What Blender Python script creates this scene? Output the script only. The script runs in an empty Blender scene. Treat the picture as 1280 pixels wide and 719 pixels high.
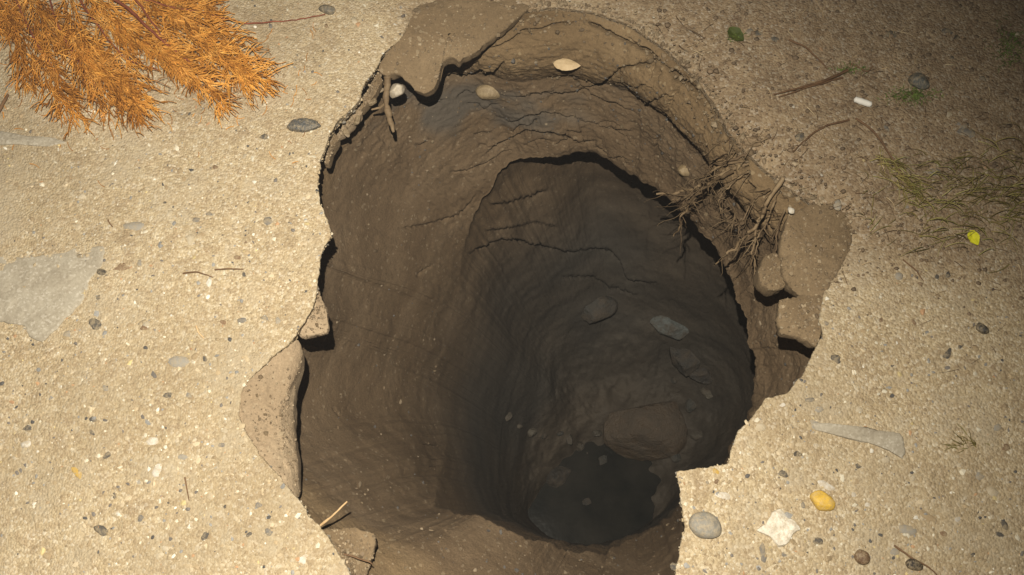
import bpy, bmesh, math, random
import numpy as np
from mathutils import Vector, Matrix

random.seed(7)
rng = np.random.default_rng(11)
scene = bpy.context.scene
col = scene.collection

# ------------------------------------------------------------------ camera
W, H = 1280.0, 719.0
FPX = 1065.0                     # focal length in photo pixels
TILT = math.radians(20.0)        # from straight down towards +Y
CAMZ = 0.987
CAM = np.array([0.0, 0.0, CAMZ])
ca, sa = math.cos(TILT), math.sin(TILT)
FWD = np.array([0.0, sa, -ca]); UPV = np.array([0.0, ca, sa]); RGT = np.array([1.0, 0.0, 0.0])

cd = bpy.data.cameras.new('camera')
cam = bpy.data.objects.new('camera', cd); col.objects.link(cam)
cam.location = CAM
cam.rotation_euler = (TILT, 0, 0)
cd.sensor_width = 36.0
cd.lens = 36.0 * FPX / W
cd.clip_start = 0.01; cd.clip_end = 500.0
scene.camera = cam
scene.render.resolution_x = 1024; scene.render.resolution_y = 575

# ------------------------------------------------------------------ night sky, torch, exposure
world = bpy.data.worlds.new('World'); scene.world = world
world.use_nodes = True
wn = world.node_tree.nodes; wl = world.node_tree.links
bg = wn['Background']
sky_tex = wn.new('ShaderNodeTexSky'); sky_tex.sky_type = 'NISHITA'; sky_tex.sun_disc = False
sky_tex.sun_elevation = math.radians(-6.0); sky_tex.sun_rotation = math.radians(120)
wl.new(sky_tex.outputs[0], bg.inputs[0]); bg.inputs[1].default_value = 0.05

ld = bpy.data.lights.new('torch_light', 'SPOT')
lamp = bpy.data.objects.new('torch_light', ld); col.objects.link(lamp)
LPOS = CAM + UPV * 0.125 - FWD * 0.06 - RGT * 0.03
lamp.location = LPOS
AIM = np.array([-0.33, 0.17, 0.0])
lamp.rotation_euler = Vector(AIM - LPOS).to_track_quat('-Z', 'Y').to_euler()
ld.energy = 118.0; ld.color = (1.0, 0.92, 0.775)
ld.spot_size = math.radians(124); ld.spot_blend = 1.0; ld.shadow_soft_size = 0.004

scene.view_settings.view_transform = 'Standard'
scene.view_settings.look = 'None'
scene.view_settings.exposure = 0.0
scene.view_settings.gamma = 1.0
scene.view_settings.use_curve_mapping = False

# ------------------------------------------------------------------ geometry helpers
def px(x, y, z=0.0):
    """photo pixel + height -> world point(s)"""
    x = np.asarray(x, float); y = np.asarray(y, float); z = np.asarray(z, float)
    u = (x - W / 2) / FPX; v = (H / 2 - y) / FPX
    d = FWD + u[..., None] * RGT + v[..., None] * UPV
    t = (z - CAMZ) / d[..., 2]
    return CAM + d * t[..., None]

def topx(P):
    Q = np.asarray(P, float) - CAM
    f = Q @ FWD
    return W / 2 + FPX * (Q @ RGT) / f, H / 2 - FPX * (Q @ UPV) / f

def _hash(ix, iy, iz, seed):
    h = (ix.astype(np.int64) * 374761393 + iy.astype(np.int64) * 668265263 + iz.astype(np.int64) * 2147483647 + seed * 974634617) & 0xffffffff
    h = ((h ^ (h >> 13)) * 1274126177) & 0xffffffff
    h = (h ^ (h >> 16)) & 0xffffffff
    return h.astype(np.float64) / 4294967295.0

def noise(P, scale, seed=0):
    Q = P * scale
    I = np.floor(Q).astype(np.int64); F = Q - I
    F = F * F * F * (F * (F * 6 - 15) + 10)
    r = 0
    for dx in (0, 1):
        wx = F[:, 0] if dx else 1 - F[:, 0]
        for dy in (0, 1):
            wy = F[:, 1] if dy else 1 - F[:, 1]
            for dz in (0, 1):
                wz = F[:, 2] if dz else 1 - F[:, 2]
                r = r + wx * wy * wz * _hash(I[:, 0] + dx, I[:, 1] + dy, I[:, 2] + dz, seed)
    return r * 2 - 1

def fbm(P, scale, octv=4, seed=0, gain=0.5):
    r = 0; a = 1.0; n = 0
    for k in range(octv):
        r = r + a * noise(P, scale * 2.03 ** k, seed + 17 * k); n += a; a *= gain
    return r / n

def smooth(a, b, x):
    t = np.clip((x - a) / (b - a), 0, 1)
    return t * t * (3 - 2 * t)

def mesh_np(name, V, F, mat, parent=None, smooth_shade=True, attrs=None):
    V = np.asarray(V, np.float32); F = np.asarray(F, np.int32)
    me = bpy.data.meshes.new(name)
    me.vertices.add(len(V)); me.vertices.foreach_set('co', V.ravel())
    k = F.shape[1]
    me.loops.add(F.size); me.loops.foreach_set('vertex_index', F.ravel())
    me.polygons.add(len(F)); me.polygons.foreach_set('loop_start', np.arange(0, F.size, k, dtype=np.int32))
    me.polygons.foreach_set('loop_total', np.full(len(F), k, np.int32))
    me.update(calc_edges=True)
    me.polygons.foreach_set('use_smooth', np.full(len(F), smooth_shade, bool))
    for an, data in (attrs or {}).items():
        if data.ndim == 1:
            at = me.attributes.new(an, 'FLOAT', 'POINT'); at.data.foreach_set('value', data.astype(np.float32))
        else:
            at = me.attributes.new(an, 'FLOAT_COLOR', 'POINT'); at.data.foreach_set('color', data.astype(np.float32).ravel())
    me.materials.append(mat)
    o = bpy.data.objects.new(name, me); col.objects.link(o)
    if parent is not None: o.parent = parent
    return o

def ring_faces(rows, n, off=0):
    i = np.arange(rows - 1)[:, None]; j = np.arange(n)[None, :]
    jn = (j + 1) % n
    return np.stack([i * n + j, i * n + jn, (i + 1) * n + jn, (i + 1) * n + j], -1).reshape(-1, 4) + off

def grid_normals(G):
    du = np.roll(G, -1, 1) - np.roll(G, 1, 1)
    dv = np.gradient(G, axis=0)
    n = np.cross(du, dv); n /= np.linalg.norm(n, axis=-1, keepdims=True) + 1e-12
    return n

def csmooth(a, sig):
    """circular gaussian smoothing along axis 0"""
    n = len(a); k = np.fft.fftfreq(n) * n
    g = np.exp(-0.5 * (2 * np.pi * k * sig / n) ** 2)
    sh = (n,) + (1,) * (a.ndim - 1)
    return np.real(np.fft.ifft(np.fft.fft(a, axis=0) * g.reshape(sh), axis=0))

def tag(o, label=None, cat=None, group=None, kind=None):
    if label: o['label'] = label
    if cat: o['category'] = cat
    if group: o['group'] = group
    if kind: o['kind'] = kind
    return o

def empty(name, loc):
    o = bpy.data.objects.new(name, None); col.objects.link(o); o.location = loc
    o.empty_display_size = 0.02
    return o

# ------------------------------------------------------------------ materials
def mat_new(name):
    m = bpy.data.materials.new(name); m.use_nodes = True
    nt = m.node_tree; b = nt.nodes['Principled BSDF']
    return m, nt, b

class NB:
    def __init__(s, nt): s.nt = nt
    def n(s, t, **kw):
        nd = s.nt.nodes.new(t)
        for k, v in kw.items():
            if k.startswith('i_'): nd.inputs[k[2:].replace('_', ' ')].default_value = v
            else: setattr(nd, k, v)
        return nd
    def l(s, a, b): s.nt.links.new(a, b)
    def ramp(s, fac, stops, interp='LINEAR'):
        r = s.n('ShaderNodeValToRGB'); e = r.color_ramp; e.interpolation = interp
        while len(e.elements) < len(stops): e.elements.new(0.5)
        for q, (p, c) in zip(e.elements, stops):
            q.position = p; q.color = (*c, 1) if len(c) == 3 else c
        s.l(fac, r.inputs[0]); return r.outputs[0]
    def mix(s, fac, a, b, mode='MIX'):
        m = s.n('ShaderNodeMix', data_type='RGBA', blend_type=mode)
        for sock, v in ((m.inputs[0], fac), (m.inputs[6], a), (m.inputs[7], b)):
            if hasattr(v, 'is_output'): s.l(v, sock)
            elif isinstance(v, (int, float)): sock.default_value = v
            else: sock.default_value = (*v, 1)
        return m.outputs[2]
    def math(s, op, a, b=0.0):
        m = s.n('ShaderNodeMath', operation=op)
        for sock, v in ((m.inputs[0], a), (m.inputs[1], b)):
            if hasattr(v, 'is_output'): s.l(v, sock)
            else: sock.default_value = v
        return m.outputs[0]
    def coord(s): return s.n('ShaderNodeTexCoord').outputs['Object']
    def noise(s, vec, scale, detail=4, rough=0.55):
        t = s.n('ShaderNodeTexNoise'); t.inputs['Scale'].default_value = scale
        t.inputs['Detail'].default_value = detail; t.inputs['Roughness'].default_value = rough
        s.l(vec, t.inputs['Vector']); return t.outputs['Fac']
    def vor(s, vec, scale, feature='F1'):
        t = s.n('ShaderNodeTexVoronoi', feature=feature); t.inputs['Scale'].default_value = scale
        s.l(vec, t.inputs['Vector']); return t
    def bump(s, h, strength, dist, nrm=None):
        b = s.n('ShaderNodeBump'); b.inputs['Strength'].default_value = strength; b.inputs['Distance'].default_value = dist
        s.l(h, b.inputs['Height'])
        if nrm: s.l(nrm, b.inputs['Normal'])
        return b.outputs[0]

def pavement_material():
    m, nt, b = mat_new('worn_concrete'); k = NB(nt)
    co = k.coord()
    # sandy matrix
    n1 = k.noise(co, 9, 5); n2 = k.noise(co, 55, 4); n3 = k.noise(co, 420, 3, 0.7)
    base = k.ramp(n1, [(0.3, (0.30, 0.225, 0.125)), (0.5, (0.40, 0.315, 0.185)), (0.7, (0.46, 0.375, 0.24))])
    base = k.mix(k.ramp(n2, [(0.45, (0, 0, 0)), (0.7, (1, 1, 1))]), base, (0.33, 0.245, 0.15))
    # fine sand grains, two sizes
    v1 = k.vor(co, 330); v2 = k.vor(co, 640)
    sep = k.n('ShaderNodeSeparateColor'); k.l(v1.outputs['Color'], sep.inputs[0])
    g1 = k.ramp(sep.outputs[0], [(0.0, (0.15, 0.11, 0.07)), (0.16, (0.30, 0.22, 0.13)), (0.45, (0.42, 0.33, 0.2)), (0.72, (0.55, 0.46, 0.31)), (0.9, (0.72, 0.65, 0.5)), (1.0, (0.86, 0.82, 0.7))])
    sep2 = k.n('ShaderNodeSeparateColor'); k.l(v2.outputs['Color'], sep2.inputs[0])
    g2 = k.ramp(sep2.outputs[1], [(0.0, (0.2, 0.14, 0.09)), (0.4, (0.38, 0.29, 0.18)), (0.8, (0.52, 0.42, 0.28)), (1.0, (0.75, 0.68, 0.52))])
    c = k.mix(0.46, base, g1); c = k.mix(0.28, c, g2)
    # big old stains
    st = k.noise(co, 3.2, 6, 0.6)
    c = k.mix(k.ramp(st, [(0.45, (0, 0, 0)), (0.66, (0.6, 0.6, 0.6))]), c, (0.27, 0.21, 0.13))
    dp = k.noise(co, 13, 6, 0.7)
    c = k.mix(k.ramp(dp, [(0.5, (0, 0, 0)), (0.64, (0.6, 0.6, 0.6))]), c, (0.40, 0.335, 0.235))
    c = k.mix(k.ramp(dp, [(0.34, (0.55, 0.55, 0.55)), (0.46, (0, 0, 0))]), c, (0.24, 0.175, 0.105))
    # soil spread over the pavement
    at = k.n('ShaderNodeAttribute', attribute_name='soil')
    soil = k.ramp(k.noise(co, 28, 6, 0.65), [(0.3, (0.13, 0.083, 0.048)), (0.5, (0.21, 0.145, 0.088)), (0.72, (0.30, 0.215, 0.13))])
    soil = k.mix(0.22, soil, g1)
    c = k.mix(at.outputs['Fac'], c, soil)
    k.l(c, b.inputs['Base Color'])
    b.inputs['Roughness'].default_value = 0.88; b.inputs['Specular IOR Level'].default_value = 0.35
    hh = k.math('ADD', k.math('MULTIPLY', v1.outputs['Distance'], -1.2), k.math('MULTIPLY', n3, 1.1))
    hh = k.math('ADD', hh, k.math('MULTIPLY', n2, 2.0))
    k.l(k.bump(hh, 0.75, 0.0016), b.inputs['Normal'])
    return m

def soil_material(name='brown_soil', stops=None, wet=True, bumpd=0.0022, rough=0.95):
    m, nt, b = mat_new(name); k = NB(nt)
    co = k.coord()
    mp = k.n('ShaderNodeMapping'); mp.inputs['Scale'].default_value = (1, 1, 3.2); k.l(co, mp.inputs['Vector'])
    n1 = k.noise(mp.outputs[0], 7, 6, 0.6); n2 = k.noise(co, 60, 5, 0.65); n3 = k.noise(co, 380, 4, 0.7)
    stops = stops or [(0.28, (0.125, 0.084, 0.047)), (0.5, (0.182, 0.127, 0.074)), (0.72, (0.240, 0.174, 0.106))]
    c = k.ramp(n1, stops)
    c = k.mix(k.ramp(n2, [(0.35, (0, 0, 0)), (0.75, (0.6, 0.6, 0.6))]), c, tuple(x * 0.72 for x in stops[1][1]))
    c = k.mix(k.ramp(n3, [(0.3, (0.5, 0.5, 0.5)), (0.5, (0, 0, 0))]), c, tuple(x * 0.5 for x in stops[1][1]))
    c = k.mix(k.ramp(n3, [(0.56, (0, 0, 0)), (0.75, (0.45, 0.45, 0.45))]), c, tuple(min(1, x * 1.7) for x in stops[1][1]))
    v = k.vor(co, 260)
    sep = k.n('ShaderNodeSeparateColor'); k.l(v.outputs['Color'], sep.inputs[0])
    spk = k.ramp(sep.outputs[0], [(0.955, (0, 0, 0)), (0.97, (0.3, 0.3, 0.3))], 'CONSTANT')
    c = k.mix(spk, c, (0.42, 0.34, 0.23))
    if wet:
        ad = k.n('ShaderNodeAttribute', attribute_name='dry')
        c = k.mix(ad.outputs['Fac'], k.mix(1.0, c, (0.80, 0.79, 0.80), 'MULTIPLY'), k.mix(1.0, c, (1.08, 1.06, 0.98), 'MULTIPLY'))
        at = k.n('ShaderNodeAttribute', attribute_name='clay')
        c = k.mix(at.outputs['Fac'], c, k.ramp(n1, [(0.3, (0.068, 0.061, 0.052)), (0.7, (0.098, 0.087, 0.073))]))  # grey clay, painted darker to put the deep chamber's shade into the colour
        aw = k.n('ShaderNodeAttribute', attribute_name='wet')
        r = k.n('ShaderNodeMapRange'); k.l(aw.outputs['Fac'], r.inputs[0]); r.inputs[3].default_value = rough; r.inputs[4].default_value = 0.45
        k.l(r.outputs[0], b.inputs['Roughness'])
    else:
        b.inputs['Roughness'].default_value = rough
    k.l(c, b.inputs['Base Color'])
    b.inputs['Specular IOR Level'].default_value = 0.3
    h = k.math('ADD', k.math('MULTIPLY', n2, 2.0), k.math('MULTIPLY', n3, 1.5))
    k.l(k.bump(h, 0.6, bumpd), b.inputs['Normal'])
    return m

def grain_material():
    m, nt, b = mat_new('aggregate_grain'); k = NB(nt)
    at = k.n('ShaderNodeAttribute', attribute_name='grain_color')
    co = k.coord()
    c = k.mix(0.35, at.outputs['Color'], k.ramp(k.noise(co, 600, 3), [(0.3, (0.25, 0.25, 0.25)), (0.7, (0.85, 0.85, 0.85))]), 'MULTIPLY')
    k.l(c, b.inputs['Base Color'])
    b.inputs['Roughness'].default_value = 0.75
    return m

def stone_material():
    """colour comes from each stone's own object colour"""
    m, nt, b = mat_new('river_stone'); k = NB(nt)
    oi = k.n('ShaderNodeObjectInfo'); co = k.coord()
    n1 = k.noise(co, 130, 5, 0.65); n2 = k.noise(co, 700, 3, 0.7)
    c = k.mix(k.ramp(n1, [(0.3, (0, 0, 0)), (0.72, (1, 1, 1))]), k.mix(1.0, oi.outputs['Color'], (0.62, 0.6, 0.58), 'MULTIPLY'), oi.outputs['Color'])
    c = k.mix(k.ramp(n2, [(0.5, (0, 0, 0)), (0.72, (0.5, 0.5, 0.5))]), c, (0.40, 0.31, 0.19))
    n4 = k.noise(k.n('ShaderNodeNewGeometry').outputs['Position'], 170, 5, 0.7)
    c = k.mix(k.math('MULTIPLY', k.ramp(n4, [(0.44, (0, 0, 0)), (0.60, (1, 1, 1))]), oi.outputs['Alpha']), c, k.ramp(n2, [(.35, (0.30, 0.225, 0.13)), (.65, (.48, .39, .25))]))
    k.l(c, b.inputs['Base Color'])
    b.inputs['Roughness'].default_value = 0.62
    k.l(k.bump(k.math('ADD', n1, n2), 0.5, 0.0012), b.inputs['Normal'])
    return m

def wet_rock_material():
    m, nt, b = mat_new('muddy_rock'); k = NB(nt)
    oi = k.n('ShaderNodeObjectInfo'); P = k.n('ShaderNodeNewGeometry').outputs['Position']
    n1 = k.noise(P, 28, 6, 0.65); n2 = k.noise(P, 240, 4, 0.7)
    c = k.mix(k.ramp(n1, [(0.42, (0, 0, 0)), (0.6, (0.9, 0.9, 0.9))]), oi.outputs['Color'], (0.098, 0.078, 0.058))
    k.l(c, b.inputs['Base Color']); k.l(k.ramp(n1, [(.35, (.3, .3, .3)), (.6, (.8, .8, .8))]), b.inputs['Roughness'])
    k.l(k.bump(k.math('ADD', k.math('MULTIPLY', n1, 3.0), n2), 0.7, 0.005), b.inputs['Normal'])
    return m

def fibre_material(name, stops, rough=0.7, attr=True):
    m, nt, b = mat_new(name); k = NB(nt)
    co = k.coord()
    c = k.ramp(k.noise(co, 45, 5, 0.7), stops)
    if attr:
        at = k.n('ShaderNodeAttribute', attribute_name='tone')
        c = k.mix(1.0, c, k.ramp(at.outputs['Fac'], [(0, (0.42, 0.38, 0.36)), (0.5, (1, 1, 1)), (1, (1.3, 1.5, 1.7))]), 'MULTIPLY')
    k.l(c, b.inputs['Base Color']); b.inputs['Roughness'].default_value = rough
    b.inputs['Specular IOR Level'].default_value = 0.3
    k.l(k.bump(k.noise(co, 900, 2), 0.4, 0.0006), b.inputs['Normal'])
    return m

M_PAVE = pavement_material()
M_SOIL = soil_material()
M_CLOD = soil_material('tan_clod', [(0.28, (0.23, 0.165, 0.10)), (0.5, (0.31, 0.232, 0.15)), (0.72, (0.38, 0.295, 0.195))], wet=False, bumpd=0.0014)
M_BROWN = soil_material('brown_clod', [(0.28, (0.145, 0.10, 0.055)), (0.5, (0.20, 0.142, 0.082)), (0.72, (0.255, 0.187, 0.112))], wet=False, bumpd=0.0018)
M_GRAIN = grain_material()
M_STONE = stone_material()
M_WETROCK = wet_rock_material()
M_ROOT = fibre_material('dry_root', [(0.3, (0.12, 0.08, 0.045)), (0.55, (0.22, 0.155, 0.088)), (0.8, (0.34, 0.26, 0.16))])
M_TWIG = fibre_material('brown_twig', [(0.3, (0.075, 0.04, 0.02)), (0.6, (0.16, 0.09, 0.045)), (0.8, (0.24, 0.15, 0.08))])
M_REDTWIG = fibre_material('red_brown_stem', [(0.3, (0.12, 0.03, 0.02)), (0.6, (0.24, 0.075, 0.04)), (0.8, (0.36, 0.15, 0.09))])
M_STRAW = fibre_material('pale_straw', [(0.3, (0.42, 0.27, 0.13)), (0.7, (0.62, 0.46, 0.27))])
M_NEEDLE = fibre_material('dead_orange_foliage', [(0.25, (0.30, 0.11, 0.022)), (0.5, (0.60, 0.26, 0.045)), (0.75, (0.80, 0.43, 0.12))])
M_GRASS = fibre_material('dry_green_grass', [(0.3, (0.15, 0.13, 0.032)), (0.5, (0.27, 0.22, 0.065)), (0.75, (0.46, 0.35, 0.15))])
M_MOSS = fibre_material('green_moss', [(0.3, (0.07, 0.12, 0.02)), (0.7, (0.20, 0.26, 0.05))])
M_PAPER = fibre_material('white_paper', [(0.3, (0.70, 0.68, 0.62)), (0.7, (0.82, 0.80, 0.75))], attr=False)
M_LEAFY = fibre_material('yellow_leaf', [(0.3, (0.52, 0.52, 0.01)), (0.7, (0.72, 0.68, 0.03))], attr=False)
M_LEAFT = fibre_material('tan_leaf', [(0.3, (0.40, 0.29, 0.16)), (0.7, (0.58, 0.45, 0.28))], attr=False)
def water_material():
    m, nt, b = mat_new('murky_water'); k = NB(nt)
    co = k.coord()
    k.l(k.ramp(k.noise(co, 9, 4), [(0.3, (0.018, 0.019, 0.018)), (0.7, (0.045, 0.042, 0.036))]), b.inputs['Base Color'])
    b.inputs['Roughness'].default_value = 0.08
    k.l(k.bump(k.noise(co, 25, 3), 0.15, 0.004), b.inputs['Normal'])
    return m
M_WATER = water_material()

# ------------------------------------------------------------------ the rim of the hole
# photo pixel, thickness of crust, undercut of the soil below it, softness of shoulder (0 broken edge, 1 rounded soil)
RIM = [
 (402,200,.030,.035,0),(396,228,.030,.04,0),(402,256,.028,.04,0),(412,278,.026,.04,0),(415,296,.026,.045,0),(405,312,.026,.045,0),
 (399,330,.03,.04,0),(396,352,.03,.035,0),(393,376,.03,.03,0),(389,389,.03,.03,0),(376,405,.03,.03,0),(369,421,.03,.03,0),
 (340,446,.026,.03,0),(313,474,.024,.03,0),(301,492,.022,.03,0),(298,520,.022,.03,0),(309,545,.022,.03,0),(326,571,.022,.03,0),
 (352,600,.022,.02,0),(372,627,.022,.012,0),(396,656,.022,.01,0),(413,681,.022,.01,0),(430,706,.022,.01,0),(442,726,.022,.01,0),
 (470,765,.025,.01,0),(530,800,.025,.01,0),(640,826,.025,.01,0),(750,818,.025,.02,0),(822,782,.025,.03,0),
 (842,724,.03,.04,0),(849,695,.03,.04,0),(856,664,.03,.045,0),(853,630,.03,.05,0),(848,591,.03,.05,0),(868,587,.03,.05,0),
 (888,582,.03,.05,0),(911,578,.03,.05,0),(914,560,.03,.05,0),(924,537,.03,.05,0),(944,516,.03,.05,0),(958,498,.03,.05,0),
 (983,492,.028,.045,0),(1004,466,.026,.04,0),(1020,441,.026,.04,0),(1029,418,.026,.04,0),(1026,398,.026,.035,0),(1030,372,.025,.03,.1),
 (1042,342,.02,.02,.5),(1056,300,.02,.0,.8),(1040,262,.02,.0,1),(1000,236,.02,.0,1),(962,208,.02,.0,1),(934,182,.02,.0,1),(913,158,.02,.0,1),
 (897,124,.02,0,1),(872,90,.02,0,1),(836,54,.02,0,1),(790,22,.02,0,1),(742,6,.02,0,1),(696,1,.02,0,1),(648,6,.02,0,1),(596,8,.02,.0,1),
 (548,8,.02,.0,.8),(513,16,.02,.01,.3),(503,42,.02,.02,0),(480,63,.022,.03,0),(471,82,.024,.03,0),(457,104,.026,.035,0),(450,124,.028,.035,0),
 (424,150,.03,.035,0),(407,170,.03,.035,0)]
N = 1400
R = np.array(RIM, float)
def resample_closed(pts, n):
    P = np.vstack([pts, pts[:1]])
    s = np.concatenate([[0], np.cumsum(np.hypot(*np.diff(P[:, :2], axis=0).T))])
    t = np.linspace(0, s[-1], n, endpoint=False)
    return np.stack([np.interp(t, s, P[:, i]) for i in range(P.shape[1])], -1)
RS = resample_closed(R, N)
RS[:, :2] = csmooth(RS[:, :2], 1.2)
RS[:, 2:] = csmooth(RS[:, 2:], 8)
CEN = np.array([655.0, 380.0])
ang = np.unwrap(np.arctan2(RS[:, 1] - CEN[1], RS[:, 0] - CEN[0]))
if ang[-1] < ang[0]:
    sgn = -1
else:
    sgn = 1
a_m = np.maximum.accumulate(ang * sgn)              # monotone version of the angle around the hole
ext = np.concatenate([a_m - 2 * np.pi, a_m, a_m + 2 * np.pi])
ker = np.exp(-0.5 * (np.arange(-40, 41) / 14.0) ** 2); ker /= ker.sum()
a_m = np.convolve(ext, ker, 'same')[N:2 * N] * sgn

def loop(pts, sig=10):
    """pixel control points (x, y, z) around the hole, sampled at the rim's angles"""
    P = np.array(pts, float)
    c = P[:, :2].mean(0)
    A = np.unwrap(np.arctan2(P[:, 1] - c[1], P[:, 0] - c[0])) 
    o = np.argsort(A * 1.0 if A[-1] > A[0] else A)
    A, P = A[o], P[o]
    A = np.concatenate([A - 2 * np.pi, A, A + 2 * np.pi]); P = np.vstack([P, P, P])
    am = (a_m - A[len(pts)]) % (2 * np.pi) + A[len(pts)]
    Q = np.stack([np.interp(am, A, P[:, i]) for i in range(3)], -1)
    Q = csmooth(Q, sig)
    return px(Q[:, 0], Q[:, 1], Q[:, 2])

rim0 = px(RS[:, 0], RS[:, 1], 0.0)
thick, under, soft = RS[:, 2], RS[:, 3], np.clip(RS[:, 4], 0, 1)
CW = px(CEN[0], CEN[1], 0.0)
tan = np.roll(rim0, -3, 0) - np.roll(rim0, 3, 0)
outw = np.stack([tan[:, 1], -tan[:, 0], np.zeros(N)], -1)
outw /= np.linalg.norm(outw, axis=1, keepdims=True)
if np.mean(np.sum(outw * (rim0 - CW), 1)) < 0: outw = -outw
outs = csmooth(outw, 12); outs /= np.linalg.norm(outs, axis=1, keepdims=True)
hard = 1 - soft
# ragged broken edge
jag = 0.0022 * fbm(rim0, 95, 4, 3, 0.65) + 0.0035 * fbm(rim0, 30, 3, 5)
rim0 = rim0 + outs * (jag * (0.35 + 0.65 * hard))[:, None]

def ground_z(P):
    return 0.004 * fbm(P, 5, 3, 41) + 0.0016 * fbm(P, 24, 3, 43) + 0.0011 * fbm(P, 90, 3, 45, .7)

def soil_mask(P):
    X, Y = topx(np.stack([P[:, 0], P[:, 1], np.zeros(len(P))], -1))
    nz = 70 * fbm(P, 9, 4, 61) + 30 * fbm(P, 40, 3, 67)
    a = smooth(-90, 110, 335 - Y + 0.10 * (X - 1000) + nz) * smooth(-60, 60, X - 825 + 0.9 * (60 - np.clip(Y, -200, 60)) + nz * 0.6)
    # earth spilled in a collar round the upper right of the rim
    b = smooth(60, -20, np.abs(np.hypot((X - 700) / 1.0, (Y - 300) / 1.12) - 290) + nz * 0.5 - 20) * smooth(470, 540, X + 10 - 0.15 * Y) * smooth(420, 330, Y)
    return np.clip(np.maximum(a, b), 0, 1)

# ------------------------------------------------------------------ pavement sheet with the broken opening
gr = 150
rad = np.concatenate([np.linspace(0, 1, gr) ** 1.25 * 0.85, 0.85 + np.array([.1, .25, .5, 1, 2, 4, 8, 16, 30.])])
cen2 = CW
dirs = rim0 - cen2; dirs[:, 2] = 0
r0 = np.linalg.norm(dirs[:, :2], axis=1); dirs /= r0[:, None]
dsm = csmooth(dirs, 30); dsm /= np.linalg.norm(dsm, axis=1, keepdims=True)
rsm = csmooth(r0, 60)
rows = []
for q in rad:
    f = smooth(0, 0.35, q)
    P = cen2 + (dirs * (1 - f) + dsm * f) * ((r0 * (1 - f) + rsm * f) + q)[:, None]
    rows.append(P)
G = np.array(rows)
flat = G.reshape(-1, 3).copy(); flat[:, 2] = 0
gz = ground_z(flat).reshape(len(rad), N)
fade = smooth(3, 1, rad)[:, None]
G[:, :, 2] = gz * fade
# soil shoulder dips toward the hole
dip = np.exp(-rad / 0.035)[:, None] * soft[None, :] * 0.012
G[:, :, 2] -= dip
soilm = soil_mask(flat).reshape(len(rad), N)
# broken edge: chamfer, side face, underside
edge = []
top = G[0].copy()
e1 = top - outs * 0.0006; e1[:, 2] -= 0.0022 + 0.001 * noise(top, 120, 9)
side_n = 0.004 * fbm(np.concatenate([top], 0), 60, 3, 12)
def edge_row(frac):
    P = top.copy(); P[:, 2] -= thick * frac
    lean = under * 0.25 * frac ** 1.5
    return P + outs * (lean + hard * 0.003 * fbm(P, 70, 4, 77))[:, None]
for fr in (0.25, 0.5, 0.75, 1.0): edge.append(edge_row(fr))
for u in (0.4, 0.8, 1.2, 1.8):
    P = edge[3] + outs * (under * u + 0.01 * u)[:, None]; P[:, 2] += 0.002 * fbm(P, 50, 3, 8) - 0.001; edge.append(P)
full = np.concatenate([np.array(edge[::-1]), e1[None], G], 0)
sm = np.concatenate([np.tile(soft * 0.9, (9, 1)), soilm], 0)
F = ring_faces(len(full), N)
if sgn > 0: F = F[:, ::-1]
pavement = mesh_np('pavement', full.reshape(-1, 3), F, M_PAVE, attrs={'soil': sm.reshape(-1)})
tag(pavement, 'sandy worn concrete pavement with a broken hole, earth spread over its far side', kind='structure')

# ------------------------------------------------------------------ soil walls and floor of the hole
LIP = [(556,470,-.54),(547,430,-.50),(558,385,-.46),(570,335,-.42),(578,300,-.39),(600,255,-.36),(625,222,-.33),(655,200,-.31),(690,198,-.30),(725,188,-.30),
       (760,199,-.30),(800,226,-.30),(835,250,-.29),(865,275,-.28),(895,320,-.27),(918,365,-.27),(935,410,-.27),(946,455,-.28),(943,505,-.30),(925,545,-.36),
       (890,590,-.42),(850,632,-.45),(800,668,-.45),(755,692,-.34),(710,692,-.30),(665,674,-.22),(620,648,-.20),(575,640,-.22),(545,636,-.26),(538,600,-.36),(550,540,-.47)]
FLOOR = [(690,500,-1.19),(684,470,-1.18),(694,452,-1.18),(712,440,-1.17),(738,434,-1.17),(770,432,-1.17),(820,436,-1.17),(865,446,-1.18),(905,474,-1.19),(925,515,-1.21),
         (905,570,-1.23),(855,625,-1.26),(800,668,-1.27),(740,686,-1.28),(690,676,-1.28),(655,648,-1.27),(650,604,-1.26),(660,562,-1.23),(678,528,-1.21)]
lipP = loop(LIP, 8); floP = loop(FLOOR, 14)
_lo = lipP - px(740, 480, -0.3); _lo[:, 2] = 0; _lo /= np.linalg.norm(_lo, axis=1, keepdims=True)
lipP = lipP + _lo * (0.013 * fbm(lipP, 16, 3, 201) + 0.006 * fbm(lipP, 60, 3, 203, .65))[:, None]
lipP[:, 2] += 0.015 * fbm(lipP, 12, 3, 205)
w0 = top + outs * (under * 1.0 + 0.004 * hard)[:, None]
w0[:, 2] = np.where(True, top[:, 2] - thick * (0.85 * hard) - 0.004 * soft, 0)
w0 = w0 + outs * (-0.0035 * soft)[:, None]
rowsW = []
nA, nB, nC = 210, 110, 90
bul = 0.045 * hard + 0.012 * soft
apx, apy = RS[:, 0], RS[:, 1]
bul = bul * np.where(apy > 560, 0.0, 1.0); bul = csmooth(bul, 20)
for i, t in enumerate(np.linspace(0, 1, nA)):
    tt = t ** 1.15
    P = w0 * (1 - tt) + lipP * tt
    P[:, :2] += (outs * (bul * math.sin(math.pi * t ** 0.75) * 0.9)[:, None])[:, :2]
    # rounded soil shoulder on the soft part of the rim: bulges inwards and up
    P[:, :2] -= (outs * (soft * 0.030 * math.sin(math.pi * min(1, t * 2.0)) ** 1.0 * (t < 0.5))[:, None])[:, :2]
    rowsW.append(P)
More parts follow.
